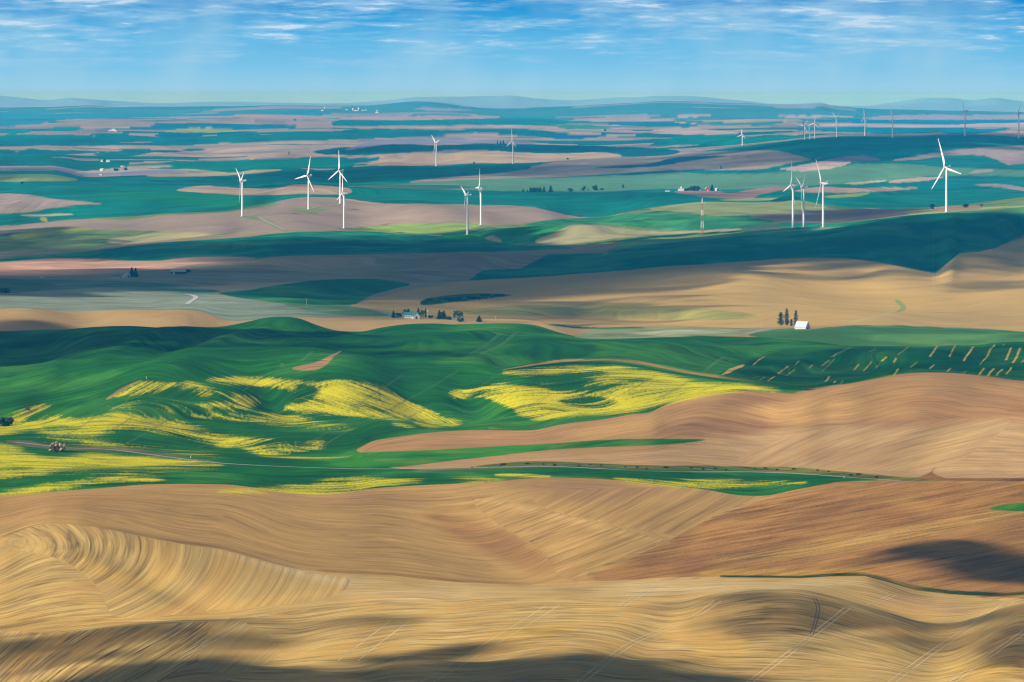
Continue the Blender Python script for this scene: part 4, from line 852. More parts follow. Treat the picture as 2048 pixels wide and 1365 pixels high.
def make_turbine():
    root = empty('wind_turbine', (0, 0, 0))
    t = MB(); t.tube([(2.35, -6), (2.3, 0), (2.2, 8), (2.0, 30), (1.7, 55), (1.45, 77.6)], 20); tw = t.build('tower', M_WHITE, root, True)
    f = MB(); f.tube([(4.6, -6), (4.6, 0.5), (2.8, 0.9)], 20); f.build('footing', M_CONC, tw)
    dr = MB(); dr.box(-0.6, 0.6, -2.45, -2.15, 0.9, 3.4); dr.build('door', M_GREYROOF, tw)
    n = MB(); rings = []
    for x, w_, z0, z1 in ((-3.0, 1.35, -1.3, 1.3), (-2.2, 1.75, -1.7, 1.8), (0, 1.9, -1.9, 2.0), (4.5, 1.9, -1.8, 2.0), (8.0, 1.6, -1.2, 1.95), (9.2, 1.2, -0.7, 1.6)):
        rings.append([(x, -w_, z0+.4), (x, -w_+.4, z0), (x, w_-.4, z0), (x, w_, z0+.4), (x, w_, z1-.4), (x, w_-.4, z1), (x, -w_+.4, z1), (x, -w_, z1-.4)])
    n.rings(rings); nac = n.build('nacelle', M_WHITE, root); nac.location = (0, 0, 80)
    k = MB(); k.box(6.2, 8.0, -1.5, 1.5, 1.9, 3.6); k.build('cooler', M_WHITE, nac)
    h = MB(); pr = [(0.05, 2.9), (0.8, 2.6), (1.35, 1.8), (1.6, 0.6), (1.55, -1.2)]
    h.rings([[(-3.9 - z, r*math.cos(2*math.pi*q/14), r*math.sin(2*math.pi*q/14)) for q in range(14)] for r, z in pr])
    hub = h.build('hub', M_WHITE, root, True); hub.location = (0, 0, 80)
    bm = blade_mesh(); b0 = bm.build('blade', M_BLADE, root, True)
    for i in range(2):
        o = bpy.data.objects.new('blade', b0.data); COL.objects.link(o); o.parent = root
    for o in root.children:
        if o.name.startswith('blade'): o.location = (-4.2, 0, 80)
    return root
TPROTO = make_turbine()
# base column, base row, hub row, yaw, rotor angle, blade length factor, label
TURB = [
 (484.5,432.5,362,15,55,1,'white wind turbine left of the farm track on the pink field, leftmost one'),
 (617,418.5,352,35,-20,1,'white wind turbine with wide spread rotor on the left hilltop, one blade pointing left'),
 (680.5,407,342,33,-3,1,'white wind turbine behind another, its raised blade highest of the left group'),
 (688,456.5,387,15,-10,1,'white wind turbine at the lower edge of the pink field, overlapping one behind it'),
 (935,469,391.5,20,50,.56,'white wind turbine with strikingly short blades, standing on the green strip'),
 (962,449.5,376,8,-28,.95,'white wind turbine with edge on rotor, just right of the short bladed one'),
 (1586,455.5,371,12,-15,1,'white wind turbine on the green ridge, leftmost of the three in a row'),
 (1607.5,454,376,10,-55,1,'white wind turbine on the green ridge, shortest and middle of the three in a row'),
 (1646.5,454.5,366.5,14,30,1,'white wind turbine on the green ridge, tallest and rightmost of the three in a row'),
 (1893,424,335,31,18,1.08,'large white wind turbine alone on the crest of the dark green hill, biggest in view'),
 (872.5,332,286,25,45,.8,'pale far wind turbine on the dark strip before the tan hill, left of its mate'),
 (1026,327.5,281.5,25,0,.85,'pale far wind turbine on the dark strip before the tan hill, right of its mate'),
 (1484.5,291,270,30,-5,.9,'tiny pale wind turbine at the left foot of the long dark far hill'),
 (1609,279,251.5,60,-35,.75,'white far wind turbine with two raised blades in a V, beside a dark mast'),
 (1620,278,261.5,25,0,1,'small white far wind turbine between a V bladed one and a faint one'),
 (1629.5,277,247,50,-130,.8,'faint far wind turbine with one blade pointing down right, rightmost of its cluster of three'),
 (1673.5,274,236,20,57,.8,'bright white far wind turbine alone on the dark hill, right of the cluster'),
 (1730,271.5,235.4,15,0,.85,'faint grey far wind turbine with a dark mast at its foot'),
 (1785,274.5,227.5,12,30,.8,'grey far wind turbine on the dark hill, next right of the one with the mast'),
 (1930,271.5,222.5,12,10,.8,'far wind turbine on the dark hill, second from the right edge'),
 (2037.5,276.5,226.5,25,-35,.8,'far wind turbine on the dark hill at the right edge of the view'),
]
for i, (u, vb, vh, yaw, rot, bl, lab) in enumerate(TURB):
    o = TPROTO if i == 0 else copy_tree(TPROTO)
    g = ground(u, vb + 0.8); s = (H - (vh - YH) / F * g.y - g.z) / 80.0
    o.location = g; o.rotation_euler = (0, 0, math.radians(yaw)); o.scale = (max(s, .8)*1.04, max(s, .8)*1.04, s)
    tag(o, lab, 'wind turbine', 'wind turbines on the hills')
    kb = 0
    for ch in o.children:
        if ch.name.startswith('blade'):
            ch.rotation_euler = (math.radians(-(rot + 120*kb)), 0, 0); ch.scale = (1.15, 1.25, bl); kb += 1

# ------------------------------------------------------------------ trees
def leaf_quads(b, c, size, n, rnd, flat=0.6):
    for _ in range(n):
        p = Vector(c) + Vector((rnd.gauss(0, size*.5), rnd.gauss(0, size*.5), rnd.gauss(0, size*.35)))
        a = Vector((rnd.uniform(-1, 1), rnd.uniform(-1, 1), rnd.uniform(-flat, flat))).normalized() * size * rnd.uniform(.5, 1)
        d = Vector((rnd.uniform(-1, 1), rnd.uniform(-1, 1), rnd.uniform(-1, 1))); d = a.cross(d).normalized() * size * rnd.uniform(.3, .6)
        b.face([p - a, p - a*.1 + d, p + a, p - a*.1 - d])
def conifer(seed, h=20.0, rad=4.0, gap=0.0, column=0.0, base=0.10):
    rnd = random.Random(seed); b = MB(); z = base*h; lvl = 0
    while z < h*0.985:
        s = (z/h - base)/(1-base); prof = (1 - s)**(0.85 if column == 0 else 0.35) * (1 - column*0.0)
        if s < 0.06: prof *= 0.75
        R = rad * prof * rnd.uniform(.72, 1.12) + 0.15
        for k in range(7):
            if rnd.random() < gap: continue
            a = 2*math.pi*(k + rnd.random()*.8)/7; L = R*rnd.uniform(.65, 1.15)
            for q in range(3):
                f = (q+1)/3.0; leaf_quads(b, (L*f*math.cos(a), L*f*math.sin(a), z - L*f*0.22), 0.45 + 0.32*rad*prof*0.5, 2, rnd)
        z += h*0.030*rnd.uniform(.8, 1.3); lvl += 1
    leaf_quads(b, (0, 0, h*.97), .45, 5, rnd)
    t = MB(); t.tube([(0.045*rad+.22, -1.0), (0.04*rad+.18, base*h), (.05, h*.95)], 7)
    return t, b
def broadleaf(seed, h=14.0, rx=5.0, gap=0.1, base=0.22):
    rnd = random.Random(seed); b = MB(); t = MB()
    t.tube([(0.42, -1.0), (0.32, h*.3), (.1, h*.8)], 7)
    for k in range(26):
        a = rnd.uniform(0, 6.28); zz = rnd.uniform(base, 1.0); rr = rx*math.sqrt(max(0.03, 1-((zz-.58)/.46)**2))*rnd.uniform(.35, 1.0)
        c = (rr*math.cos(a), rr*math.sin(a), zz*h*0.93)
        if k % 3 == 0: t.bar((0, 0, h*rnd.uniform(.2, .45)), c, .1)
        leaf_quads(b, c, rx*.34, 16, rnd, 1.0)
    return t, b
PROT = {}
def proto(key, fn, m):
    if key not in PROT:
        t, b = fn(); PROT[key] = (t.build('trunk', M_BARK), b.build('crown', m), m)
        for o in PROT[key][:2]: COL.objects.unlink(o)
    return PROT[key]
def tree(kind, u, vb, vt, lab, group=None, wpx=None, var=0, name=None, cat='tree', g=None):
    """a tree whose foot is at (u, vb); its height fits the rows it covers"""
    defs = {'fir': (lambda: conifer(11+var, 20, 4.2), M_FIR, 20, 7.6), 'pine': (lambda: conifer(31+var, 26, 3.6, .30, .5, .10), M_FIR, 26, 7.0), 'thin': (lambda: conifer(51+var, 22, 2.6, .35, .2, .05), M_FIR, 22, 4.6),
            'column': (lambda: conifer(61+var, 18, 2.0, .05, .9, .04), M_FIR, 18, 4.2), 'broad': (lambda: broadleaf(71+var), M_LEAF, 14, 10), 'tall': (lambda: broadleaf(81+var, 20, 3.6, .3, .3), M_LEAF, 20, 7.2),
            'bush': (lambda: broadleaf(91+var, 6, 4.6, .1, .1), M_LEAF, 6, 9), 'bare': (lambda: broadleaf(95+var, 7, 6.0, .1, .08), M_TWIG, 7, 12), 'shrub': (lambda: broadleaf(99+var, 6, 4.2, .1, .08), M_SHRUB, 6, 8.4)}
    fn, m, h0, w0 = defs[kind]
    tr, cr, _ = proto(kind + str(var), fn, m)
    g = g or ground(u, vb); hm_ = (vb - vt) * g.y / F; s = hm_ / h0
    nm = name or {'fir':'fir_tree','pine':'pine_tree','thin':'fir_tree','column':'columnar_tree','broad':'broadleaf_tree','tall':'broadleaf_tree','bush':'bush','bare':'bush','shrub':'shrub'}[kind]
    root = empty(nm, g, random.Random(u*7+vb).uniform(0, 6.28)); sw = s if wpx is None else wpx * (1.28 if kind in ('fir','pine','thin','broad','tall') else 1.1) * g.y / F / w0
    root.scale = (sw, sw, s)
    tag(root, lab, cat, group)
    for o in (tr, cr):
        c = o.copy(); COL.objects.link(c); c.parent = root
    return root
# beside the white roofed barn
GB = 'conifers beside the white roofed barn'
tree('pine',1561.7,652,624,'bushy dark conifer leftmost of the four beside the white roofed barn',GB,11,0)
tree('pine',1573.5,652.5,616.8,'tallest dark conifer of the four beside the white roofed barn',GB,9.5,1)
tree('thin',1583.2,652.3,638,'small short conifer between two tall ones beside the white roofed barn',GB,5,0)
tree('thin',1591.7,652,620.5,'slim ragged conifer right behind the white roofed barn',GB,7,1)
# white farmhouse in the shaded valley
GH = 'trees around the white farmhouse'
for a in (('fir',787,636.5,621.5,'dark pointed tree at the left end of the farmhouse grove',GH,8,0),('broad',797,636.5,626,'low rounded dark tree left of the white farmhouse',GH,11,0),('broad',811,636,620,'broad dark tree behind the left half of the white farmhouse',GH,9,1),
          ('fir',816.5,636,616.5,'tallest dark tree rising behind the white farmhouse',GH,10,1),('fir',836.5,635,616,'dark spruce just right of the white farmhouse',GH,8.5,2),('tall',843.5,635,620,'thin leafy tree between a spruce and a columnar tree',GH,5,0),
          ('tall',847.5,635.5,621,'second thin leafy tree, touching the columnar tree',GH,5,1),('column',851.3,635.5,617,'narrow dark columnar tree left of the white pole',GH,3.6,0),('fir',878.3,639.5,620,'dark spruce, left one of a joined pair',GH,9,0),('fir',888,639.5,620.8,'dark spruce, right one of a joined pair',GH,9,1),
          ('broad',882.5,639.5,625,'low dark tree filling the gap between two joined spruces',GH,8,1),('bush',861,637,631,'low dark bush right of the white pole',GH,9,0),('bush',897,640,634,'low dark bush right of the joined spruces',GH,9,1),
          ('tall',909.5,643,621.5,'open leafy tree left of the poplar clump',GH,5,0),('tall',915,643,620.5,'tall poplar, left one of the clump',GH,5,1),('tall',919.3,643,621,'tall poplar, right one of the clump',GH,5,0),('bush',921,644,637,'bush at the foot of the poplar clump',GH,11,0),('tall',924,643,623,'pale thin tree at the right of the poplar clump',GH,4.5,1),('fir',958.3,644.5,631.5,'lone small dark spruce right of the farmhouse grove',GH,11,2)):
    tree(*a)
# left valley farm
tree('fir',263.5,555.5,534.5,'huge dark conifer, left one of the pair beside the white farm sheds','paired conifers at the valley farm',9.5,0)
tree('fir',271,555,535.5,'huge dark conifer, right one of the pair beside the white farm sheds','paired conifers at the valley farm',9.5,1)
tree('bush',375,546,539,'dark rounded tree at the right end of the long shed',None,11,0); 
tree('bush',8,586,577,'dark bush clump at the left edge below the pink fields',None,22,1)
# shelter belt in the middle distance
GS = 'trees of the distant shelter belt'
for i, (k, u, vb, vt, wp, lab) in enumerate((('fir',1046,384.5,378,4,'small dark tree at the left end of the shelter belt'),('fir',1055,384.5,379.5,3,'tiny dark tree second from the left end of the shelter belt'),
   ('column',1060.5,384.5,375,4,'dark tree, first of the closely planted row'),('column',1064,384.5,375.6,4,'dark tree, second of the closely planted row'),('column',1067.5,384.5,375,4,'dark tree, third of the closely planted row'),('column',1071,384.5,375.3,4,'dark tree, fourth of the closely planted row'),
   ('column',1074.5,384.5,374.8,4,'dark tree, fifth of the closely planted row'),('column',1078,384.5,375.4,4,'dark tree, sixth of the closely planted row'),('column',1081.5,384.5,375,4,'dark tree, last of the closely planted row'),
   ('fir',1088,384.8,373,6,'pointed dark tree right after the planted row'),('fir',1101.5,385,371,8,'tall pointed dark tree standing apart right of the row'),('broad',1141,385,377,8,'pale rounded tree alone in the gap of the shelter belt'),
   ('tall',1163.5,383,377.5,3.5,'thin grey tree left of a leafy one in the belt'),('broad',1168.5,383,373,5,'leafy grey tree mid belt'),('tall',1176,382.5,377.5,3,'tiny thin tree right of the leafy grey one'),('broad',1188.5,381.5,372,6,'left half of the big dark twin crowned trees'),('fir',1192.5,381.5,369.5,6,'tall right tree of the big dark twin crowns'),
   ('bush',1203.5,380.5,377,6,'low dark bush right of the twin crowned trees'),('fir',1246,376.5,367.5,4,'lone narrow tree far right of the shelter belt'))):
    tree(k, u, vb, vt, lab, GS, wp, i % 2)
# red barn farm
GR = 'trees at the red barn farm'
for i, (k, u, vb, vt, wp, lab) in enumerate((('bush',1374,382.5,377,8,'low bush right of the white house with the silo'),('broad',1379,382.5,375.5,6,'small leafy tree left of the dark grove at the red barn farm'),('broad',1385,382.5,373,8,'leafy dark tree, left in the grove of the red barn farm'),('fir',1388.5,382.5,370.5,7,'tallest pointed tree in the grove left of the red barn'),
   ('broad',1393.5,382.5,372.5,8,'leafy dark tree, right in the grove of the red barn farm'),('broad',1398,382.5,375.5,6,'small dark tree at the right end of the grove'),('fir',1424,382.5,369,7,'dark spruce right beside the red barn'))):
    tree(k, u, vb, vt, lab, GR, wp, i % 2)
# odd ones
for k, u, vb, vt, wp, lab in (('broad',1864.5,420.5,408,7,'dark oval tree left of the biggest turbine'),('broad',1931.5,416.5,408,8,'dark rounded tree right of the biggest turbine'),('tall',1963,415,409,5,'pale small tree on the ridge at far right'),
   ('fir',1442,338.5,331,3,'tiny lone conifer on the grey far field'),('fir',995,289,281,3,'tiny fir, left of the far trio'),('fir',1001,289,281.5,3.5,'tiny fir, middle of the far trio'),('fir',1007,289,280,4,'tiny fir, right and tallest of the far trio'),('fir',1210,263,257,4,'lone fir on the far pink field'),
   ('fir',590,242,237,4,'tiny dark tree on the far hazy fields at left'),('column',578,309.5,303,2.2,'tiny grey tree on the pink far field above the second turbine'),('bush',44,369,363.5,4,'small dark bush in the teal field at far left'),('bush',948,328,324.5,3,'tiny bush on the skyline between the two far turbines'),
   ('bush',1135,319.5,316.5,4,'tiny bush on the pale rim of the grey far field'),('fir',252.5,335.5,331,3,'small tree beside the upper white shed of the left far farm'),('broad',251,342,336,6,'rounded tree right of the left far farm yard'),('bush',232,342.5,337,9,'dark bush in the yard of the left far farm'),('fir',210,322.5,317.5,4,'dark tree between the blue roofed house and its shed')):
    tree(k, u, vb, vt, lab, None, wp, 0)
tree('bare',115,904,887,'brown bare shrub beside the dirt road in the yellow field',None,26,0)
tree('bush',10,853,837,'dark scrub clump at the left edge of the yellow field',None,26,1,name='bush')
tree('shrub',23,845,835,'grey green shrub at the right tip of the dark scrub clump',None,9,0)
tree('shrub',55.5,821,814.5,'pale shrub at the top of the weedy draw',None,9,1)
# scrub along the creek under the brown hill
rnd = random.Random(4); k = 0
for i in range(26):
    u = 955 + i*32 + rnd.uniform(-12, 12) + rnd.uniform(-6, 6)
    c = np.interp(u, [940,1010,1080,1200,1300,1400,1560,1640,1720,1800,1880], [934,928.5,926.5,930,935.5,936.5,937,941.5,949,956,959.5])
    v = c + rnd.uniform(-1.0, 3.5); hh = rnd.uniform(1.8, 3.6)
    tree('shrub' if rnd.random() < .6 else 'bush', u, v + 1.5, v + 1.5 - hh, 'low creek shrub in the scrub line below the brown hill', 'shrubs along the creek below the brown hill', hh*rnd.uniform(1.6, 2.8), i % 2, name='shrub', cat='shrub')
for i in range(24):
    u = 848 + i*6.8 + rnd.uniform(-3, 3); v = np.interp(u, [840,900,1020], [608,604,592]) + rnd.uniform(-6, 1)
    if v < np.interp(u, [840,860,930,1020], [606,597,589,590]): v = np.interp(u, [840,860,930,1020], [607,599,592,592])
    tree('bush', u, v + 1, v - rnd.uniform(2, 4), 'dark shrub of the thicket on the grey valley slope', 'shrubs of the valley thicket', rnd.uniform(6, 10), i % 2, name='shrub', cat='shrub')

# ------------------------------------------------------------------ buildings
def window(parent, x, y, z, w_, h_, axis):
    f = MB(); e = 0.07
    if axis == 'y': f.box(x-w_/2, x+w_/2, y-e, y+e, z, z+h_)
    else: f.box(x-e, x+e, y-w_/2, y+w_/2, z, z+h_)
    fr = f.build('window', M_SIDING, parent); p = MB(); e2 = e+.05
    if axis == 'y': p.box(x-w_/2+.12, x+w_/2-.12, y-e2, y+e2, z+.12, z+h_-.12)
    else: p.box(x-e2, x+e2, y-w_/2+.12, y+w_/2-.12, z+.12, z+h_-.12)
    p.build('pane', M_GLASS, fr)
def house(name, u, vb, L, W, hw, hr, yaw, mw, mr, lab, cat, wins=2, doors=1, chim=False, dmat=None, group=None, back=0.0, gambrel=False, lift=0.0):
    """gabled building, ridge along its own x; sizes in metres"""
    g = ground(u, vb); g = Vector((g.x * (g.y + back) / g.y, g.y + back, 0)); g.z = zat(g.x, g.y) + lift
    r = empty(name, g, math.radians(yaw)); tag(r, lab, cat, group)
    b = MB(); l, w_ = L/2, W/2; zb = -3.0
    b.face([(-l,-w_,zb),(l,-w_,zb),(l,-w_,hw),(-l,-w_,hw)]); b.face([(l,w_,zb),(-l,w_,zb),(-l,w_,hw),(l,w_,hw)])
    prof = [(-w_, hw), (0, hr), (w_, hw)] if not gambrel else [(-w_, hw), (-w_*.6, hw+(hr-hw)*.65), (0, hr), (w_*.6, hw+(hr-hw)*.65), (w_, hw)]
    b.face([(l,-w_,zb),(l,w_,zb)] + [(l, y, z) for y, z in reversed(prof)]); b.face([(-l,w_,zb),(-l,-w_,zb)] + [(-l, y, z) for y, z in prof])
    wl = b.build('wall', mw, r)
    m = MB(); o = 0.5
    for (y0, z0), (y1, z1) in zip(prof[:-1], prof[1:]):
        sl = (z1-z0)/(y1-y0); 
        if y0 == -w_: y0 -= o; z0 -= o*abs(sl)
        if y1 == w_: y1 += o; z1 -= o*abs(sl)
        m.face([(-l-o,y0,z0+.08),(l+o,y0,z0+.08),(l+o,y1,z1+.08),(-l-o,y1,z1+.08)])
        m.face([(-l-o,y1,z1+.30),(l+o,y1,z1+.30),(l+o,y0,z0+.30),(-l-o,y0,z0+.30)][::-1])
        for x in (-l-o, l+o): m.face([(x,y0,z0+.08),(x,y1,z1+.08),(x,y1,z1+.30),(x,y0,z0+.30)])
        if abs(y0) > w_: m.face([(-l-o,y0,z0+.08),(l+o,y0,z0+.08),(l+o,y0,z0+.30),(-l-o,y0,z0+.30)])
    rf = m.build('roof', mr, r)
    if chim: c = MB(); c.box(l*.35-.5, l*.35+.5, -.5, .5, hr-1.0, hr+1.3); c.build('chimney', M_REDWOOD, rf)
    for i in range(wins): window(r, -l + L*(i+.8)/(wins+.6), -w_, hw*.42, min(1.5, L*.09), hw*.34, 'y')
    for i in range(doors):
        d = MB(); d.box(l-.06, l+.09, -W*.14, W*.14, 0, min(hw*.8, 3.6)); d.build('door', dmat or M_DARKWOOD, r)
    return r
def silo(name, u, vb, vt, rpx, lab, m=None, cat='silo', group=None):
    g = ground(u, vb); r = rpx*g.y/F; h = (vb-vt)*g.y/F
    o = empty(name, g); tag(o, lab, cat, group)
    b = MB(); b.tube([(r, -3), (r, h*.84)], 18); b.build('body', m or M_SIDING, o, True)
    c = MB(); c.tube([(r*1.04, h*.84), (r*.95, h*.87), (r*.6, h*.95), (r*.12, h)], 18); c.build('dome', M_METALROOF, o, True)
    return o
barn = house('barn', 1604.5, 658.5, 15.5, 9.6, 2.4, 9.2, -34, M_SIDING, M_METALROOF, 'old barn with bright metal roof and dark gable at the edge of the green field', 'barn', 3, 1)
house('farmhouse', 821.5, 637, 18.5, 7.5, 4.6, 7.8, -14, M_SIDING, M_GREENROOF, 'white farmhouse with green roof among dark trees behind the tan ridge', 'house', 6, 1, True)
house('gabled_wing', 831.5, 638.5, 9, 8.5, 4.4, 8.8, -78, M_SIDING, M_GREENROOF, 'white gabled wing of the farmhouse facing right of its long green roof', 'house', 2, 1)
house('farm_shed', 234, 557, 11.5, 6, 3.0, 5.0, -10, M_SIDING, M_BLUEROOF, 'long white shed left of the paired huge conifers', 'shed', 4, 1)
house('farmhouse', 254.5, 555.5, 8, 7, 4.6, 7.6, -60, M_SIDING, M_GREYROOF, 'small white house standing right under the paired huge conifers', 'house', 2, 1)
house('farm_shed', 248, 555.5, 5, 4, 2.4, 3.6, -20, M_SIDING, M_GREYROOF, 'tiny white outbuilding between the long white shed and the small house', 'shed', 1, 1)
house('long_shed', 357, 549, 24, 11, 4.6, 8.2, -6, M_DARKWOOD, M_METALROOF, 'long dark shed with pale metal roof on the grey valley slope', 'shed', 0, 1)
house('farm_shed', 347.5, 549.5, 3, 2.4, 2.2, 3.0, 0, M_SIDING, M_GREYROOF, 'tiny white box at the left corner of the long dark shed', 'shed', 0, 1)
house('farm_shed', 85, 556, 7.5, 4, 2.2, 3.4, -8, M_SIDING, M_METALROOF, 'single white trailer on the shaded pink field at left', 'shed', 1, 1)
house('red_barn', 1415, 382.5, 13.5, 13.0, 5.6, 10.5, -86, M_REDWOOD, M_SIDING, 'red barn with white roof beside a dark spruce', 'barn', 0, 1, False, M_SIDING, gambrel=True)
house('farmhouse', 1362, 382.3, 16, 8, 3.6, 6.0, -8, M_SIDING, M_GREYROOF, 'long white farm building left of the grove, a silo behind it', 'house', 3, 1)
silo('silo', 1362.6, 380, 372.6, 1.6, 'slim white silo rising behind the long white farm building')
house('long_shed', 1335, 384, 12.5, 5, 2.6, 3.4, -3, M_SIDING, M_METALROOF, 'low white shed at the far left of the red barn farm', 'shed', 2, 1)
house('farm_shed', 1433.5, 382, 7.5, 7, 4.4, 7.4, -50, M_SIDING, M_METALROOF, 'white house with steep roof right of the dark spruce', 'house', 1, 1)
house('farm_shed', 1400, 382, 2.6, 2.4, 2, 2.8, 0, M_SIDING, M_GREYROOF, 'tiny white hut just left of the red barn', 'shed', 0, 1)
house('dark_shed', 1159.5, 434.3, 10, 7, 3.6, 6.0, -10, M_DARKWOOD, M_DARKWOOD, 'small dark shed on the rim of the pink field', 'shed', 0, 1)
house('farmhouse', 205, 324, 10, 9, 5.5, 9.0, -40, M_SIDING, M_BLUEROOF, 'white house with blue roof, upper left of the left far farm', 'house', 2, 1)
house('farm_shed', 216, 324.5, 14, 9, 4.5, 7.0, -8, M_SIDING, M_METALROOF, 'white shed right of the blue roofed house', 'shed', 2, 1)
house('farm_shed', 204, 342, 13, 9, 4.8, 8.0, -25, M_SIDING, M_GREYROOF, 'pale barn at the left of the lower far farm yard', 'barn', 1, 1)
house('farm_shed', 244, 335, 10, 7, 3.6, 5.6, -5, M_SIDING, M_METALROOF, 'small white shed at the upper right of the far farm yard', 'shed', 1, 1)
house('farm_shed', 202, 351, 9, 5, 2.6, 4.2, -30, M_SIDING, M_METALROOF, 'white lean shed at the lower edge of the left far farm', 'shed', 0, 1)
for u, vb, L, hh, lab in ((226.8,262.6,22,13,'bright white far shed, biggest of the cluster in the pink far fields'),(231.5,263.4,16,7,'little pale far shed right of the bright biggest one'),(219.5,262.8,14,8,'little pale far shed left of the bright biggest one')):
    house('farm_shed', u, vb, L, 12, hh*.6, hh, -10, M_SIDING, M_METALROOF, lab, 'shed', 0, 0)
# grain town on the hazy horizon
GT = 'grain silos of the far town'
for u, vb, vt, rp, lab in ((706.2,222,216.5,1.4,'white far silo, left of the two town silos'),(717.4,221.5,215.2,1.7,'white far silo, brightest and right of the two town silos'),(732,222.3,218.3,.9,'small white far silo right of the town halls'),(754,226,219.5,.9,'white far silo under the wooded hill, right end of town'),(649.2,218.3,213.2,.7,'faint far silo at the left end of town')):
    silo('silo', u, vb, vt, rp, lab, group=GT)
for u, vb, L, hh, lab in ((711.5,222.6,30,9,'low far hall between the two town silos'),(726,221.8,22,7,'low far hall right of the brightest town silo'),(754,226.6,26,10,'low far hall under the right end silo of town'),(644.5,222.2,20,9,'low far hall at the left end of town'),(693,220.6,20,6,'faint far hall left of the two town silos')):
    house('grain_hall', u, vb, L, 16, hh*.6, hh, -6, M_SIDING, M_METALROOF, lab, 'hall', 0, 0)

# ------------------------------------------------------------------ masts and poles
def lattice(u, vb, vt, wb, wt, bands, lab):
    g = ground(u, vb); h = (vb-vt)*g.y/F; k = g.y/F
    r = empty('lattice_mast', g); tag(r, lab, 'mast'); wb *= k; wt *= k
    for i, (a, b, m) in enumerate(bands):
        mb = MB(); n = max(2, int((b-a)*h/4.0)); rad = .26
        for c in range(n):
            z0 = h*(a+(b-a)*c/n); z1 = h*(a+(b-a)*(c+1)/n); w0 = (wb+(wt-wb)*z0/h)/2; w1 = (wb+(wt-wb)*z1/h)/2
            if i == 0 and c == 0: z0 = -1.5
            cs = ((-1,-1),(1,-1),(1,1),(-1,1))
            for q in range(4):
                x, y = cs[q]; x2, y2 = cs[(q+1) % 4]
                mb.bar((x*w0,y*w0,z0),(x*w1,y*w1,z1), rad); mb.bar((x*w0,y*w0,z0),(x2*w1,y2*w1,z1), rad*.6); mb.bar((x2*w0,y2*w0,z0),(x*w1,y*w1,z1), rad*.6); mb.bar((x*w1,y*w1,z1),(x2*w1,y2*w1,z1), rad*.6)
        mb.build('section', m, r)
    return r, g, h, k
mr_, mg, mh, mk = lattice(1404.5, 467.8, 399, 6.0, 1.6, [(0,.155,M_RED),(.155,.36,M_MASTW),(.36,.52,M_RED),(.52,.69,M_MASTW),(.69,.88,M_RED),(.88,1.0,M_MASTW)], 'tall red and white banded lattice mast between the ridges')
a_ = MB(); a_.tube([(.45, mh), (.3, mh+3.5)], 8); a_.build('antenna', M_MASTW, mr_)
a_ = MB(); a_.bar((0,0,mh*.885),(8.0*mk,-.5,mh*.895), .4); a_.build('boom', M_MASTW, mr_)
for u, vb, vt, lab in ((1597.6,273,251,'thin dark mast left of the V bladed far turbine'),(1606.6,275,242,'taller dark mast just behind the V bladed far turbine'),(1732.3,272.5,260.5,'short dark mast at the foot of the faint grey far turbine')):
    g = ground(u, vb+.8); h = H-(vt-YH)/F*g.y - g.z; o = empty('mast', g); tag(o, lab, 'mast'); b = MB(); b.tube([(1.3,-2),(1.2,h*.9)], 8); b.build('pole', M_STEEL, o); b = MB(); b.box(-1.9,1.9,-1.9,1.9,h*.86,h); b.build('head', M_STEEL, o)
def pole(u, vb, vt, lab, group='utility poles', arm=True, m=None):
    g = ground(u, vb); h = (vb-vt)*g.y/F; o = empty('utility_pole', g); tag(o, lab, 'pole', group)
    b = MB(); b.tube([(.24,-1),(.16,h)], 8); b.build('post', m or M_POLE, o)
    if arm: b = MB(); b.box(-1.3,1.3,-.1,.1,h*.9,h*.9+.22); b.build('crossarm', m or M_POLE, o)
for u, vb, vt, lab in ((1526,657,642.5,'pale utility pole left of the barn conifers'),(1521.5,657,644,'second pale utility pole, just left of another by the lane'),(1687.5,652,640.5,'pale utility pole on the tan slope right of the barn'),(613,611,597,'utility pole before the dark wheat hill in the valley'),(991,643,632,'utility pole right of the lone spruce')):
    pole(u, vb, vt, lab)
pole(292.8, 758, 753.5, 'small marker post at the top of the yellow strips', None, False, M_MASTW)
pole(381.5, 916, 911.5, 'white marker post beside the dirt road', None, False, M_MASTW)
pole(1688, 956.5, 952.5, 'white marker post beside the creek road', None, False, M_MASTW)
g = ground(856, 636); h = 16.0*g.y/F; o = empty('water_tower', g); tag(o, 'white water tower on a thin pole beside the columnar tree', 'water tower')
b = MB(); b.tube([(.35,-1),(.3,h*.72)], 10); b.build('pole', M_SIDING, o); b = MB(); b.tube([(.3,h*.72),(1.3,h*.8),(1.4,h*.92),(.2,h)], 14); b.build('tank', M_SIDING, o, True)

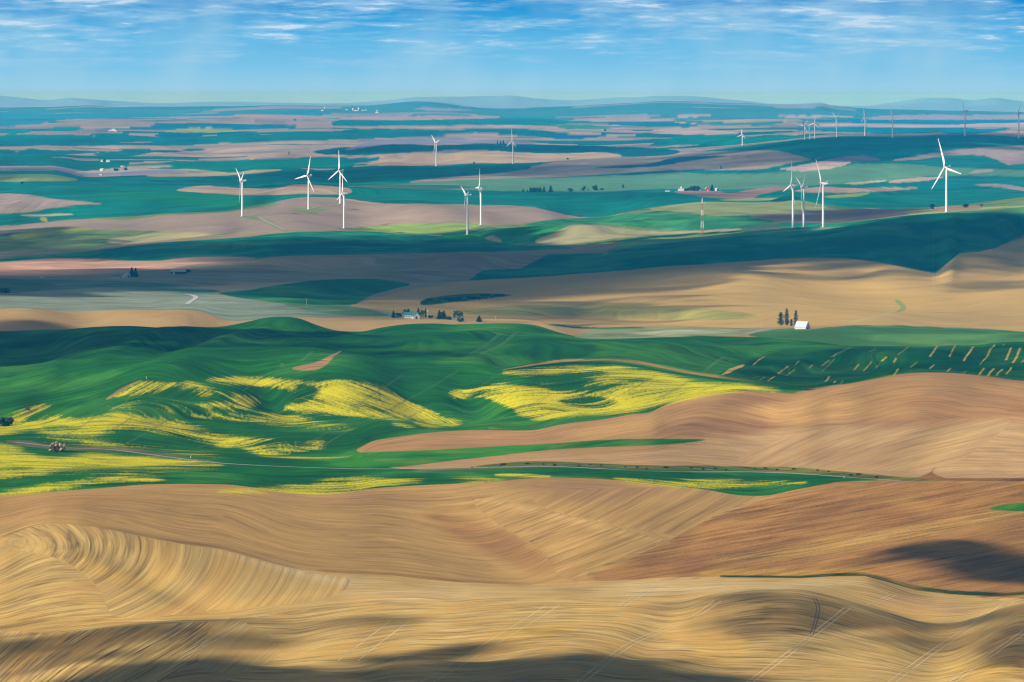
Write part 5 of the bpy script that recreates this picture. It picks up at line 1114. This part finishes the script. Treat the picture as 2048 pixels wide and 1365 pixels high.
# ------------------------------------------------------------------ lanes and wheel tracks laid on the ground
def road_mat(name, c, var=0.25):
    return mat(name, c, 0.95, var, 0.03)
M_ROAD = road_mat('gravel', (0.31, 0.28, 0.23)); M_PALE = road_mat('pale lime gravel', (0.50, 0.49, 0.46), .1)
M_STRAW = road_mat('straw in the wheel ruts', (0.70, 0.55, 0.32), .5); M_RUT = road_mat('trodden crop', (0.06, 0.13, 0.015), .4); M_RUTL = road_mat('pale wheel ruts in wheat', (0.10, 0.20, 0.06), .3); M_SOIL = road_mat('dark moist ruts', (0.12, 0.085, 0.06), .3)
def strip(mb, pts, width, lift, n=4):
    P = [];
    for (a, b) in zip(pts[:-1], pts[1:]):
        m = max(2, int(max(abs(b[0]-a[0])/n, abs(b[1]-a[1])/1.5)))
        for i in range(m): P.append((a[0]+(b[0]-a[0])*i/m, a[1]+(b[1]-a[1])*i/m))
    P.append(pts[-1]); G = [ground(*p) for p in P]; rows_ = []
    for i, q in enumerate(G):
        d = (G[min(i+1, len(G)-1)] - G[max(i-1, 0)]); d.z = 0; d = d.normalized() if d.length > 1e-6 else Vector((1, 0, 0)); nrm = Vector((-d.y, d.x, 0)) * width/2
        rows_.append([(q+nrm*s).to_tuple()[:2] for s in (1, 0, -1)])
    i0 = len(mb.v)
    for r_ in rows_:
        for x, y in r_: mb.v.append((x, y, zat(x, y) + lift))
    for i in range(len(rows_)-1):
        if (G[i+1]-G[i]).length > 400: continue
        for s in range(2):
            a = i0+i*3+s; mb.f.append((a, a+1, a+4, a+3)); mb.m.append(0)
def smooth_pts(p, n=5):
    q = [p[0]] + list(p) + [p[-1]]; out = []
    for i in range(1, len(q)-2):
        p0, p1, p2, p3 = (np.array(x, float) for x in q[i-1:i+3])
        for k in range(n):
            t = k/n; out.append(tuple(0.5*((2*p1)+(-p0+p2)*t+(2*p0-5*p1+4*p2-p3)*t*t+(-p0+3*p1-3*p2+p3)*t**3)))
    return out + [tuple(p[-1])]
def road(name, pts, width, m, lift=0.12):
    b = MB(); strip(b, smooth_pts(pts), width, lift); tag(b.build(name, m), kind='structure')
road('dirt_road', [(30,884.5),(60,888),(100,893),(130,896.5),(200,898.5),(250,903),(340,915),(430,926),(550,933),(700,938),(800,938.5),(900,937),(1000,935),(1100,933.5),(1200,938),(1300,943),(1400,944.5),(1500,944.5),(1600,948),(1700,955.5),(1800,962)], 4.5, M_ROAD)
road('farm_lane', [(372,589),(383,591),(391,594),(391,597),(386,601),(379,605),(375,609)], 7, M_PALE, .5)
road('farm_lane', [(1480,670),(1500,667),(1525,660),(1560,655),(1600,654)], 8, M_ROAD)
road('farm_lane', [(517,434),(530,442),(545,449),(560,456),(572,461)], 9, M_ROAD, .5)
road('farm_lane', [(620,419),(640,413),(660,412),(680,409)], 9, M_ROAD, .5)
rw = random.Random(12)
def pair(pts, gap, m, width, lift=0.05):
    b = MB()
    for s in (0, 1): strip(b, smooth_pts([(x + gap*s + rw.uniform(-2, 2)*(0 < i < len(pts)-1), y) for i, (x, y) in enumerate(pts)]), width, lift, 3)
    tag(b.build('wheel_track', m), kind='structure')
for pts, gap in (([(676,1322),(728,1282),(779,1243)], 40), ([(828,1372),(900,1330),(1000,1268),(1060,1232),(1093,1210)], 27), ([(1150,1368),(1240,1296),(1310,1264),(1380,1234),(1428,1202)], 15), ([(1237,1212),(1270,1193),(1303,1176)], 12), ([(1488,1368),(1560,1316),(1620,1270),(1688,1216)], 14), ([(1772,1368),(1850,1310),(1940,1250),(2012,1204)], 16), ([(1734,1211),(1758,1200),(1780,1190)], 14), ([(360,1310),(420,1278),(478,1246)], 16), ([(1880,1378),(1960,1320),(2060,1252)], 14)):
    pair(pts, gap, M_STRAW, 0.42)
pair([(1626,1197),(1632,1215),(1631,1240),(1620,1270)], 6, M_SOIL, 0.5)
for pts in ([(106,880),(150,860),(196,829)], [(202,870),(235,852),(267,832)], [(251,887),(300,862),(345,834)], [(391,897),(440,882),(495,863)], [(485,781),(510,765),(533,749)], [(581,904),(640,872),(700,836)], [(629,902),(660,882),(697,860)], [(427,827),(460,811),(489,795)], [(690,825),(745,790),(803,750)], [(813,837),(840,822),(865,807)], [(772,822),(830,790),(880,762),(916,740)], [(933,797),(950,780),(991,752)], [(994,802),(1015,790),(1035,778)], [(1056,815),(1080,800),(1100,788)], [(1158,786),(1190,767),(1223,745)], [(1227,795),(1270,775),(1312,750)], [(1316,795),(1350,778),(1377,761)], [(1395,785),(1420,776),(1445,767)]):
    pair(pts, 4.5, M_RUT, 0.5)
for pts in ([(936,708),(965,694),(998,668)], [(960,708),(1000,690),(1030,665)], [(560,735),(563,730),(560,727)], [(600,722),(612,712),(622,703)], [(1660,715),(1680,704),(1700,694)], [(1405,745),(1425,728),(1445,715)]):
    pair(pts, 5, M_RUTL, 0.7)
# ------------------------------------------------------------------ haze
hb = MB(); hb.box(-24000, 24000, -600, 90000, -120, 306)
hm = bpy.data.materials.new('haze'); hm.use_nodes = True; ht = NT(hm.node_tree); ht.n.clear()
ho = ht.new('ShaderNodeOutputMaterial'); hv = ht.new('ShaderNodeVolumePrincipled')
hv.inputs['Density'].default_value = 1.9e-5
hv.inputs['Color'].default_value = (0.025, 0.51, 1.0, 1); hv.inputs['Absorption Color'].default_value = (1, 1, 1, 1)
hv.inputs['Anisotropy'].default_value = -0.3
ht.l.new(hv.outputs[0], ho.inputs['Volume'])
tag(hb.build('haze', hm), kind='stuff')
